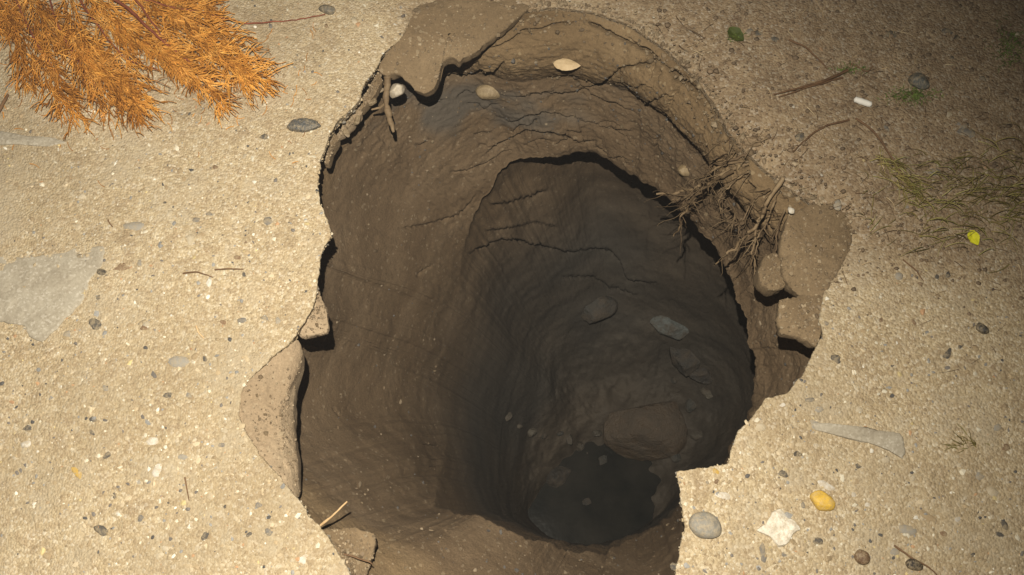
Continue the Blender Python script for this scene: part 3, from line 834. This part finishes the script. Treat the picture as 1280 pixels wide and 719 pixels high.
loose('black_pebble', 1226, 412, 8, 6, 5, (.022, .022, .022), 405, 'small black pebble on sandy ground below the yellow leaf', .6, .7)
loose('brown_pebble', 1077, 697, 10, 8, 6, (.15, .085, .045), 406, 'round brown pebble on the concrete below the white rock', .3, .4)
loose('black_pebble', 1142, 706, 9, 7, 5, (.022, .016, .012), 407, 'black pebble touching the thin dark twig', .5, .3)
loose('blue_grey_stone', 1146, 104, 13, 9, 8, (.075, .085, .085), 408, 'dark blue-grey stone ringed by moss on the earth', .5, .6)
loose('grey_pebble', 410, 13, 11, 6, 5, (.12, .11, .09), 409, 'grey pebble at the end of the thin red twig', .6, .1)
o = rock('clay_stone', wall_at(610, 118) , (.024, .013, .013), (.30, .225, .13), 410, .4, ICO4, rotz=.0, sink=.5, tilt=(.9, 0))
tag(o, 'tan lump of clay bedded in the wall below the mud sheet', 'stone')
o = rock('clay_stone', wall_at(853, 214), (.013, .010, .012), (.32, .235, .13), 411, .4, ICO4, rotz=.0, sink=.5, tilt=(.9, 0))
tag(o, 'yellowish stone bedded in the wall beside the roots', 'stone')

# ------------------------------------------------------------------ debris on the floor of the hole
def floor_rock(name, x, y, s, colr, seed, label, ang=.8, rz=0., sink=.35, dz=0.0, tilt=(0, 0), group=None):
    Q = wall_at(x, y, 6); Q[2] += dz
    o = rock(name, Q, s, colr, seed, ang, ICO4, rotz=rz, sink=sink, tilt=tilt, mat=M_WETROCK)
    return tag(o, label, 'rock', group)
floor_rock('grey_block', 828, 412, (.052, .034, .02), (.15, .165, .16), 501, 'flat blue-grey block on the floor of the hole', .97, -.5, .3, tilt=(.5, 0))
floor_rock('mud_boulder', 806, 540, (.105, .09, .05), (.115, .085, .058), 502, 'large mud-covered boulder beside the puddle', .92, .5, .58)
floor_rock('dark_rock', 748, 392, (.05, .03, .03), (.065, .062, .055), 503, 'dark jagged rock on the floor behind the flat grey block', .95, .3)
floor_rock('wet_rock', 735, 632, (.055, .05, .045), (.04, .037, .032), 504, 'wet rounded rock half sunk in the puddle', .6, .2, .5, dz=.0)
floor_rock('wet_rock', 700, 600, (.045, .035, .03), (.045, .04, .034), 505, 'smaller wet rock at the margin of the puddle', .7, .2, .45)
floor_rock('dark_rock', 850, 450, (.05, .04, .03), (.06, .056, .05), 506, 'dark rock just below the flat grey block', .9, 1.2)
floor_rock('dark_rock', 872, 470, (.03, .028, .022), (.065, .06, .055), 507, 'small dark rock at the end of the line of rubble below the grey block', .9, .2)
for i, (x, y) in enumerate([(640,524),(652,538),(668,545),(685,548),(702,548),(716,553),(730,556),(745,548),(860,512),(852,528),(868,540),(790,585),(806,610),(840,570),(770,590),(755,570),(878,495),(838,480)]):
    s = random.uniform(.008, .02)
    floor_rock('rubble', x, y, (s, s * .8, s * .7), random.choice([(.10, .088, .07), (.07, .068, .06), (.13, .115, .09)]), 520 + i,
               'wet piece of rubble in the mud around the puddle', .8, random.uniform(0, 3), .25, group='wet rubble on the floor of the hole')

# ------------------------------------------------------------------ roots
rc = empty('root_tangle', wall_at(950, 215))
tag(rc, 'tangle of dry tan roots hanging from the rim into the hole', 'roots')
def rt(pts, r0_, r1_, seed, n=40, wob=.006):
    Q = curve([px(x, y, z) for x, y, z in pts], n, wob, seed)
    return Q, np.linspace(r0_, r1_, n) * (1 + .2 * noise(Q, 150, seed))
loc = np.array(rc.location)
ROOTS = [
 ([(965,196,-.012),(930,206,-.03),(905,216,-.05),(888,224,-.07),(870,237,-.10),(846,241,-.13),(824,244,-.15)],.0032,.0016),
 ([(915,214,-.03),(886,230,-.08),(870,246,-.11),(858,258,-.13),(851,279,-.16),(842,296,-.19)],.003,.0011),
 ([(900,221,-.05),(878,234,-.10),(862,248,-.12),(855,266,-.14)],.0024,.001),
 ([(978,222,.004),(966,240,-.008),(958,256,-.02),(944,283,-.045),(926,299,-.07),(908,318,-.10),(896,332,-.13)],.0032,.0012),
 ([(910,248,-.05),(916,262,-.07),(923,274,-.08),(924,298,-.09)],.0014,.0008),
 ([(922,304,-.085),(938,291,-.07),(955,287,-.05),(964,297,-.05)],.0016,.0009),
 ([(944,288,-.05),(942,312,-.07),(945,336,-.08)],.0015,.0008),
 ([(948,169,-.003),(926,176,-.014),(905,181,-.03),(890,186,-.045)],.0026,.001),
 ([(950,180,-.003),(925,187,-.018),(903,194,-.035),(884,206,-.055)],.0026,.0009),
 ([(945,190,-.006),(915,199,-.025),(893,208,-.05),(876,212,-.07)],.0022,.0009),
 ([(930,202,-.02),(908,204,-.035),(890,214,-.055),(878,224,-.08),(872,232,-.09)],.002,.0008),
 ([(940,212,-.02),(920,222,-.035),(905,240,-.055),(899,262,-.085)],.0017,.0007),
 ([(962,236,-.01),(950,245,-.03),(935,262,-.055),(921,286,-.08)],.002,.0008),
 ([(970,250,-.012),(962,268,-.03),(952,292,-.05),(938,322,-.075)],.0017,.0007),
 ([(980,262,-.01),(972,282,-.028),(968,306,-.045),(960,330,-.058)],.0015,.0007),
 ([(868,238,-.10),(860,243,-.115),(850,246,-.13),(838,249,-.14)],.0013,.0006),
 ([(936,168,-.004),(915,173,-.015),(898,177,-.03)],.0014,.0006),
 ([(958,172,.001),(940,178,-.005),(918,190,-.02)],.0015,.0006),
]
for i, (pts, a, b) in enumerate(ROOTS):
    Q, r_ = rt(pts, a, b, 600 + 11 * i)
    tubes('root', [(Q - loc, r_)], M_ROOT, rc, 7, [random.uniform(.12, .5)])
fine = []; ft = []
g3 = np.random.default_rng(77)
for i in range(150):
    pts, a, b = ROOTS[int(g3.integers(len(ROOTS)))]
    k = g3.uniform(0, len(pts) - 1.01); k0 = int(k); f_ = k - k0
    p0 = np.array(pts[k0]) * (1 - f_) + np.array(pts[k0 + 1]) * f_
    dx = g3.normal(-8, 16); dy = g3.normal(12, 13)
    p1 = p0 + np.array([dx * .5, dy * .5, g3.uniform(-.018, .008)]); p2 = p0 + np.array([dx, dy, g3.uniform(-.03, .0)])
    Q, r_ = rt([p0, p1, p2], .0008, .0003, 900 + i, 12, .003)
    fine.append((Q - loc, r_)); ft.append(g3.uniform(.05, .6))
o = tubes('rootlets', fine, M_ROOT, rc, 3, ft); tag(o, kind='stuff')

stub = empty('root_stub', px(484, 104, -.02)); tag(stub, 'short broken root stub poking out beside the pale wedged stone', 'root')
sl = np.array(stub.location)
Q = curve([px(484, 96, -.014), px(483, 118, -.030), px(486, 140, -.045), px(491, 163, -.062)], 40, .003, 5)
tubes('stem', [(Q - sl, np.interp(np.linspace(0, 1, 40), [0, .5, .8, 1], [.0052, .0044, .0046, .0020]) * (1 + .45 * fbm(Q, 160, 3, 3)))], M_ROOT, stub, 9, [.3])
Q = curve([px(484, 128, -.04), px(476, 134, -.05), px(466, 138, -.055)], 14, .002, 6)
tubes('side_root', [(Q - sl, np.linspace(.0028, .0012, 14))], M_ROOT, stub, 6)

# ------------------------------------------------------------------ twigs and straws
def twig(name, pts, r_, mat, label, cat='twig', group=None, on_ground=True, wob=.0015, n=24, seed=0):
    W3 = [gpt(x, y, z) if on_ground else px(x, y, z) for x, y, z in pts]
    Q = curve(W3, n, wob, seed); c = Q[0].copy()
    o = tubes(name, [(Q - c, np.linspace(r_, r_ * .55, n) * (1 + .2 * noise(Q, 200, seed)))], mat, None, 6)
    o.location = c
    return tag(o, label, cat, group)
twig('straw', [(398,659,-.004),(414,646,.004),(433,628,.012)], .0017, M_STRAW, 'pale straw sticking out over the hole from the concrete edge', on_ground=False, wob=.0006)
twig('twig', [(430,693,-.012),(448,698,-.014),(466,704,-.018)], .0011, M_TWIG, 'thin dark twig lying on the low brown lump', on_ground=False)
twig('twig', [(232,597,.002),(234,612,.002),(237,626,.002)], .0010, M_TWIG, 'short brown twig lying alone among white stones on the concrete', wob=.0005)
twig('twig', [(230,343,.002),(247,341,.003),(268,348,.002)], .0011, M_TWIG, 'bent brown twig beside a straight one on the concrete')
twig('twig', [(269,338,.002),(287,337,.003),(305,338,.002)], .0011, M_TWIG, 'straight brown twig beside a bent one on the concrete', wob=.0005)
twig('straw', [(246,408,.002),(249,415,.003),(257,423,.002)], .0014, M_STRAW, 'curled pale straw on the concrete')
twig('twig', [(136,276,.002),(139,281,.002),(143,286,.002)], .0009, M_TWIG, 'tiny brown twig near the grey concrete patch')
twig('twig', [(1118,682,.002),(1140,700,.004),(1158,708,.003),(1180,728,.002)], .0012, M_TWIG, 'thin dark twig beside a black pebble on the concrete')
twig('twig', [(1058,90,.004),(1040,100,.006),(1010,110,.006),(966,120,.003)], .0022, M_TWIG, 'long split brown twig lying on the earth near the white paper stub')
twig('twig', [(1052,99,.003),(1020,108,.005),(985,119,.003),(972,123,.002)], .0015, M_TWIG, 'thinner brown twig lying along the split twig')
twig('root', [(1060,152,.003),(1035,158,.004),(1015,168,.003),(990,190,.001)], .0015, M_TWIG, 'thin dark root running across the earth below the white paper stub', 'root')
twig('root', [(1068,150,.003),(1092,168,.004),(1108,192,.004),(1130,224,.003),(1142,240,.001)], .0015, M_TWIG, 'thin dark root running from the paper stub toward the grass', 'root')
twig('twig', [(985,52,.003),(1005,62,.006),(1020,75,.004),(1032,88,.003)], .0014, M_TWIG, 'crooked brown twig on the earth near the grey pebbles')
twig('twig', [(1128,325,.002),(1142,338,.003),(1154,352,.002)], .0010, M_TWIG, 'fine twig on sandy ground below the yellow leaf')
twig('twig', [(-10,150,.003),(4,140,.006),(12,120,.004)], .0030, M_TWIG, 'thick dark twig under the edge of the orange branch')
twig('twig', [(1060,80,.002),(1084,92,.004),(1090,86,.006)], .0012, M_TWIG, 'small hooked brown twig above the white paper stub')

# white paper stub (rolled, crumpled, one torn end)
n = 18; t = np.linspace(0, 1, n)
A, B = gpt(1066, 126, .0045), gpt(1088, 134, .0045)
Q = A + (B - A) * t[:, None]
r_ = np.interp(t, [0, .02, .08, .8, .96, 1], [.0008, .0036, .0041, .0040, .0034, .0006]) 
o = tubes('paper_stub', [(Q - A, r_ * (1 + .12 * noise(Q, 400, 4)))], M_PAPER, None, 14); o.location = A
tag(o, 'white rolled paper stub lying on the brown earth', 'litter')

# leaves: thin, curled, lens-shaped blades with a raised midrib
def leaf(name, P, L, Wd, rz, mat, label, tilt=(0, 0), curl=.25, seed=0, lobes=0.0):
    nu, nv = 22, 13
    u = np.linspace(0, 1, nu)[:, None]; v = np.linspace(-1, 1, nv)[None]
    wd = Wd * np.sin(np.pi * u ** .8) ** .75 * (1 + lobes * np.sin(u * 19 + seed))
    x = (u - .5) * L + 0 * v; y = v * wd * .5
    z = curl * L * (4 * (u - .5) ** 2 * .35 + (v * wd / Wd) ** 2 * .35) - .0006 * (np.abs(v) < .09)
    top_ = np.stack([x, y, z], -1).reshape(-1, 3)
    top_ += .0008 * np.stack([noise(top_, 300, seed + k) for k in range(3)], -1)
    bot = top_ - np.array([0, 0, .0005])
    i = np.arange(nu - 1)[:, None] * nv; j = np.arange(nv - 1)[None]
    f = np.stack([i + j, i + nv + j, i + nv + j + 1, i + j + 1], -1).reshape(-1, 4)
    o = mesh_np(name, np.vstack([top_, bot]), np.vstack([f, f[:, ::-1] + nu * nv]), mat)
    o.location = P; o.rotation_euler = (tilt[0], tilt[1], rz)
    return tag(o, label, 'leaf')
leaf('yellow_leaf', gpt(1215, 299, .004), .020, .014, -1.2, M_LEAFY, 'small bright yellow-green leaf on the earth below the grass', (.15, .1), .25, 3)
leaf('green_leaf', gpt(919, 46, .004), .028, .018, -.8, M_MOSS, 'small green leaf on the earth beside dark pebbles', (.1, 0), .3, 5)
q = wall_at(708, 82); leaf('tan_leaf', q + np.array([0, -.012, .012]), .040, .017, -.1, M_LEAFT, 'pale tan leaf stuck on the upper wall of the hole', (.75, 0), .15, 7)

# ------------------------------------------------------------------ grass, moss and litter
def blades(name, spots, mat, lab=None):
    L = []; T = []
    for (x, y, ln, hh, ang_, r_) in spots:
        P0 = gpt(x, y, .0); n = 7; t = np.linspace(0, 1, n)
        bend = g3.normal(0, .5)
        d_ = np.stack([np.cos(ang_ + bend * t), np.sin(ang_ + bend * t)], -1)
        xy = np.cumsum(d_ * ln / n, 0)
        Q = np.c_[P0[0] + xy[:, 0], P0[1] + xy[:, 1], P0[2] + hh * np.sin(np.pi * np.minimum(t, .9)) + .001]
        L.append((Q, np.linspace(r_, r_ * .3, n))); T.append(g3.uniform(0, 1))
    o = tubes(name, L, mat, None, 3, T)
    return o
sp = []
for i in range(300):
    x = np.clip(g3.normal(1225, 55), 1085, 1420); y = g3.normal(243, 30) - (x - 1225) * .08
    sp.append((x, y, g3.uniform(.012, .05), g3.uniform(.002, .014), g3.uniform(-.7, .9) + math.pi * (g3.uniform() < .5), g3.uniform(.0004, .0009)))
for i in range(90):
    k = g3.uniform(); sp.append((1095 + 50 * k + g3.normal(0, 6), 190 + 60 * k + g3.normal(0, 7), g3.uniform(.012, .035), g3.uniform(.002, .01), -.9 + g3.normal(0, .5), .0007))
for i in range(26):
    sp.append((g3.normal(1210, 10), g3.normal(556, 4), g3.uniform(.006, .02), g3.uniform(.001, .004), g3.normal(2.8, .4), .0006))
o = blades('grass', sp, M_GRASS); tag(o, 'thin patch of flattened dry green grass', 'grass', kind='stuff')
sp = []
for (cx_, cy_, sx, sy, m_) in ((1140,120,26,8,220),(1262,60,16,22,220),(1060,88,16,5,60),(918,47,9,5,40)):
    for i in range(m_):
        sp.append((g3.normal(cx_, sx * .6), g3.normal(cy_, sy * .6), g3.uniform(.003, .009), g3.uniform(.001, .004), g3.uniform(0, 6.28), .0005))
o = blades('moss', sp, M_MOSS); tag(o, 'small green moss tufts on the earth', 'moss', kind='stuff')
sp = []
while len(sp) < 900:
    x, y = g3.uniform(820, 1400), g3.uniform(-60, 480)
    if in_hole(np.array([x]), np.array([y]))[0]: continue
    m_ = soil_mask(px(x, y, 0.)[None])[0]
    if g3.uniform() > m_ * .9 + .08: continue
    sp.append((x, y, g3.uniform(.005, .03), g3.uniform(.0005, .003), g3.uniform(0, 6.28), g3.uniform(.0002, .0005)))
o = blades('fibre_litter', sp[:450], M_STRAW); tag(o, 'fine pale plant fibres scattered on the earth', 'litter', kind='stuff')
o = blades('fibre_litter', sp[450:], M_TWIG); tag(o, 'fine dark plant fibres scattered on the earth', 'litter', kind='stuff')
# crumbs of earth on the soil side
nq = 6000
gx = g3.uniform(820, 1450, nq); gy = g3.uniform(-170, 480, nq); ok = ~in_hole(gx, gy)
P = px(gx[ok], gy[ok], 0.); sk = soil_mask(P); P = P[g3.uniform(size=len(P)) < sk]; n_ = len(P); P[:, 2] = ground_z(P)
rg = np.clip(g3.lognormal(math.log(.0012), .5, n_), .0005, .0036)
va = np.repeat(v1[None], n_, 0) * (1 + .25 * g3.normal(size=(n_, len(v1), 1)).clip(-1.3, 1.3)) * rg[:, None, None] * np.array([1.2, 1, .7]) + P[:, None]
fa = (f1[None] + (np.arange(n_) * len(v1))[:, None, None]).reshape(-1, 3)
gc = np.array([.2, .14, .085]) * g3.uniform(.6, 1.3, (n_, 1))
o = mesh_np('soil_crumbs', va.reshape(-1, 3), fa, M_GRAIN, None, True, {'grain_color': np.c_[np.repeat(gc, len(v1), 0), np.ones(n_ * len(v1))]})
tag(o, 'small brown crumbs of earth', 'soil', kind='stuff')

# ------------------------------------------------------------------ dead orange conifer branch
br = empty('conifer_branch', gpt(130, -10)); tag(br, 'dead orange conifer branch with feathery foliage lying on the concrete', 'branch')
bl = np.array(br.location)
g4 = np.random.default_rng(99)
STEMS = [([(110,-25,.010),(135,2,.014),(160,15,.018),(185,38,.018),(205,58,.016),(235,80,.012),(268,100,.008),(292,122,.006)],.0028,.0009),
         ([(150,-20,.012),(172,5,.018),(192,30,.018),(212,60,.014)],.002,.0009),
         ([(14,-20,.008),(32,20,.012),(45,50,.012),(62,80,.009),(88,112,.006)],.0017,.0007),
         ([(60,-20,.010),(75,30,.014),(95,70,.012),(130,120,.007)],.0015,.0006),
         ([(90,-20,.012),(120,30,.016),(160,80,.012),(200,92,.008)],.0015,.0006),
         ([(185,8,.014),(225,20,.014),(262,22,.010),(300,33,.005),(335,32,.004),(372,27,.003),(406,19,.002)],.0015,.0007)]
for i, (pts, a, b) in enumerate(STEMS):
    Q = curve([gpt(x, y, z) for x, y, z in pts], 40, .002, 700 + i)
    tubes('stem', [(Q - bl, np.linspace(a, b, 40) * (1 + .15 * noise(Q, 150, i)))], M_REDTWIG, br, 7)
SPR = [((165,15),(348,118),70,.9),((200,50),(290,142),62,.9),((150,-6),(325,66),60,.8),((190,20),(330,100),60,.85),((110,-20),(190,150),70,.7),((60,0),(150,152),70,.6),
       ((45,10),(88,148),60,.6),((12,-10),(40,112),60,.55),((86,-10),(122,112),64,.7),((120,0),(232,98),70,.8),((180,-12),(275,34),60,.8),((20,30),(105,156),64,.55),
       ((195,60),(262,112),56,.85),((60,20),(182,146),70,.65),((232,40),(322,112),56,.85),((-50,-10),(14,44),60,.6),((200,-40),(272,16),56,.75),((20,-30),(80,60),64,.6),
       ((90,-40),(170,60),70,.8),((140,-40),(240,40),70,.8),((-30,-40),(30,40),50,.6),((100,60),(185,150),66,.6),((150,30),(235,95),64,.8),((95,40),(160,120),60,.65)]
for si, ((x0, y0), (x1, y1), nt_, tone) in enumerate(SPR):
    L = []; T = []
    ax = np.array([x1 - x0, y1 - y0], float); al = np.linalg.norm(ax); a0 = math.atan2(ax[1], ax[0])
    lay = g4.uniform(.002, .012)
    side = 1
    AX = np.array([[x0 + ax[0] * t_ + 4 * math.sin(3 * t_ + si), y0 + ax[1] * t_] for t_ in np.linspace(0, .9, 10)])
    Qa = np.array([gpt(x, y, lay + .008 * math.sin(2.5 * i_ / 10)) for i_, (x, y) in enumerate(AX)])
    L.append((Qa - bl, np.linspace(.0009, .0004, 10))); T.append(.25)
    for i in range(nt_):
        t0 = (i / nt_) ** .9 * .92; side = -side
        s = np.array([x0, y0]) + ax * t0
        if g4.uniform() < .06: continue
        ln = al * g4.uniform(.10, .36) * (1.1 - .5 * t0) + 6
        th0 = a0 + side * g4.uniform(.2, 1.0); th1 = th0 - side * g4.uniform(-.3, 1.3)
        tn = np.clip(tone * .62 + g4.normal(0, .3), 0, 1)
        m_ = 6; tt = np.linspace(0, 1, m_)
        thv = th0 + (th1 - th0) * tt
        pts2 = s + np.c_[np.cumsum(np.cos(thv)), np.cumsum(np.sin(thv))] * ln / m_
        hz = lay * .6 + g4.uniform(.0, .008) + g4.uniform(-.004, .008) * np.sin(tt * 2.6)
        pz = px(pts2[:, 0], pts2[:, 1], 0.); pz[:, 2] = np.maximum(.0012, hz) + .001
        L.append((pz - bl, np.linspace(.00078, .0005, m_))); T.append(tn)
        for q_ in range(4):
            k_ = int(g4.integers(0, m_ - 1)); b0 = pts2[k_]; sd_ = 1 if g4.uniform() < .5 else -1
            l2 = g4.uniform(5, 20); th2 = thv[k_] + sd_ * g4.uniform(.3, 1.1)
            t5 = np.linspace(0, 1, 4); thq = th2 - sd_ * .35 * t5
            p5 = b0 + np.c_[np.cos(thq) * t5, np.sin(thq) * t5] * l2
            p6 = px(p5[:, 0], p5[:, 1], 0.); p6[:, 2] = np.maximum(.0012, pz[k_, 2] + g4.uniform(-.003, .005) * t5)
            L.append((p6 - bl, np.linspace(.00062, .00042, 4))); T.append(np.clip(tn + g4.normal(0, .15), 0, 1))
    tubes('foliage_spray', L, M_NEEDLE, br, 3, T)

# dropped scraps of foliage around the branch
g5 = np.random.default_rng(123); L = []; T = []
for i in range(150):
    x, y = g5.uniform(0, 400), abs(g5.normal(0, 75)) + 30
    a_ = g5.uniform(0, 6.28); l_ = g5.uniform(4, 14); t5 = np.linspace(0, 1, 4)
    Q = px(x + np.cos(a_ + .5 * t5) * l_ * t5, y + np.sin(a_ + .5 * t5) * l_ * t5, 0.); Q[:, 2] = ground_z(Q) + .0012
    L.append((Q, np.linspace(.0006, .0004, 4))); T.append(g5.uniform(0, .8))
o = tubes('needle_litter', L, M_NEEDLE, None, 3, T); tag(o, 'scattered orange scraps of dead foliage on the concrete', 'litter', kind='stuff')

# grit in the broken edge of the concrete and in the upper walls
def grit(name, P, r_lo, r_hi, pal, parent, seed):
    g = np.random.default_rng(seed); n_ = len(P)
    rg = np.clip(g.lognormal(math.log(r_lo), .5, n_), r_lo * .5, r_hi)
    va = np.repeat(v1[None], n_, 0) * (1 + .28 * g.normal(size=(n_, len(v1), 1)).clip(-1.3, 1.3)) * (rg[:, None] * g.uniform(.7, 1.3, (n_, 3)))[:, None] + P[:, None]
    fa = (f1[None] + (np.arange(n_) * len(v1))[:, None, None]).reshape(-1, 3)
    c = np.array(pal)[g.integers(0, len(pal), n_)] * g.uniform(.75, 1.15, (n_, 1))
    return tag(mesh_np(name, va.reshape(-1, 3), fa, M_GRAIN, parent, False, {'grain_color': np.c_[np.repeat(c, len(v1), 0), np.ones(n_ * len(v1))]}), kind='stuff')
g6 = np.random.default_rng(321)
E = np.array([top, e1] + edge[:4])
ii = g6.integers(0, N, 3600); ok = hard[ii] > .4; ii = ii[ok]
kk_ = g6.uniform(1.2, 4.9, len(ii)); k0 = kk_.astype(int); f_ = (kk_ - k0)[:, None]
PE = E[k0, ii] * (1 - f_) + E[k0 + 1, ii] * f_ + outs[ii] * g6.uniform(-.0004, .002, (len(ii), 1))
grit('edge_grit', PE, .0010, .0030, [(.42, .33, .2), (.5, .4, .26), (.34, .26, .16), (.62, .54, .4), (.2, .18, .15)], pavement, 1)
cand = np.where((rowid > 4) & (rowid < nA - 4))[0]
ii = g6.choice(cand, 5200, replace=False)
w_ = np.clip(.25 + .75 * upper[ii] + .4 * smooth(.1, .4, fbm(V[ii], 10, 3, 151)), 0, 1); ii = ii[g6.uniform(size=len(ii)) < w_]
grit('wall_grit', V2[ii], .0011, .0045, [(.17, .12, .07), (.2, .15, .09), (.14, .10, .06), (.27, .21, .14), (.12, .11, .1)], hole, 2)

# earth crumbs that blur the soft part of the rim
ii = g6.integers(0, N, 5200); ii = ii[soft[ii] > .35]
kq = g6.normal(.0, .009, len(ii))
PR = top[ii] + outs[ii] * kq[:, None]
PR[:, 2] = np.where(kq > 0, top[ii, 2] + .002, top[ii, 2] - .002 + kq * 1.1)
grit('rim_crumbs', PR, .0014, .0048, [(.2, .145, .085), (.24, .175, .105), (.17, .12, .07), (.28, .215, .135)], hole, 3)
# grit sticking to the broken pieces
for o in list(bpy.data.objects):
    if o.parent is None and o.type == 'MESH' and o.name.split('.')[0] in ('mud_crust', 'soil_lump', 'crust_fragment', 'crust_strip'):
        vv = np.array([v.co[:] for v in o.data.vertices]); nn = len(vv) // 34
        tp = vv[nn * 3: nn * 26]
        m_ = int(min(420, 60 + 60000 * np.ptp(tp[:, 0]) * np.ptp(tp[:, 1])))
        grit('grit', tp[g6.choice(len(tp), min(m_, len(tp)), replace=False)], .0009, .0032, [(.2, .145, .085), (.27, .2, .125), (.17, .12, .07), (.36, .28, .18)], o, 5 + m_)

# ------------------------------------------------------------------ dusty air
bm = bmesh.new(); bmesh.ops.create_cube(bm, size=1.0)
me = bpy.data.meshes.new('haze'); bm.to_mesh(me); bm.free()
haze = bpy.data.objects.new('haze', me); col.objects.link(haze)
haze.scale = (76, 76, 3.75); haze.location = (0, 0, -2.45 + 3.75 / 2)
hm = bpy.data.materials.new('dusty_air'); hm.use_nodes = True; hn = hm.node_tree
hn.nodes.remove(hn.nodes['Principled BSDF'])
pv = hn.nodes.new('ShaderNodeVolumePrincipled'); pv.inputs['Color'].default_value = (0.86, 0.90, 0.96, 1); pv.inputs['Density'].default_value = 0.0028
hn.links.new(pv.outputs[0], hn.nodes['Material Output'].inputs['Volume'])
me.materials.append(hm)
tag(haze, 'thin dusty night air', kind='stuff')
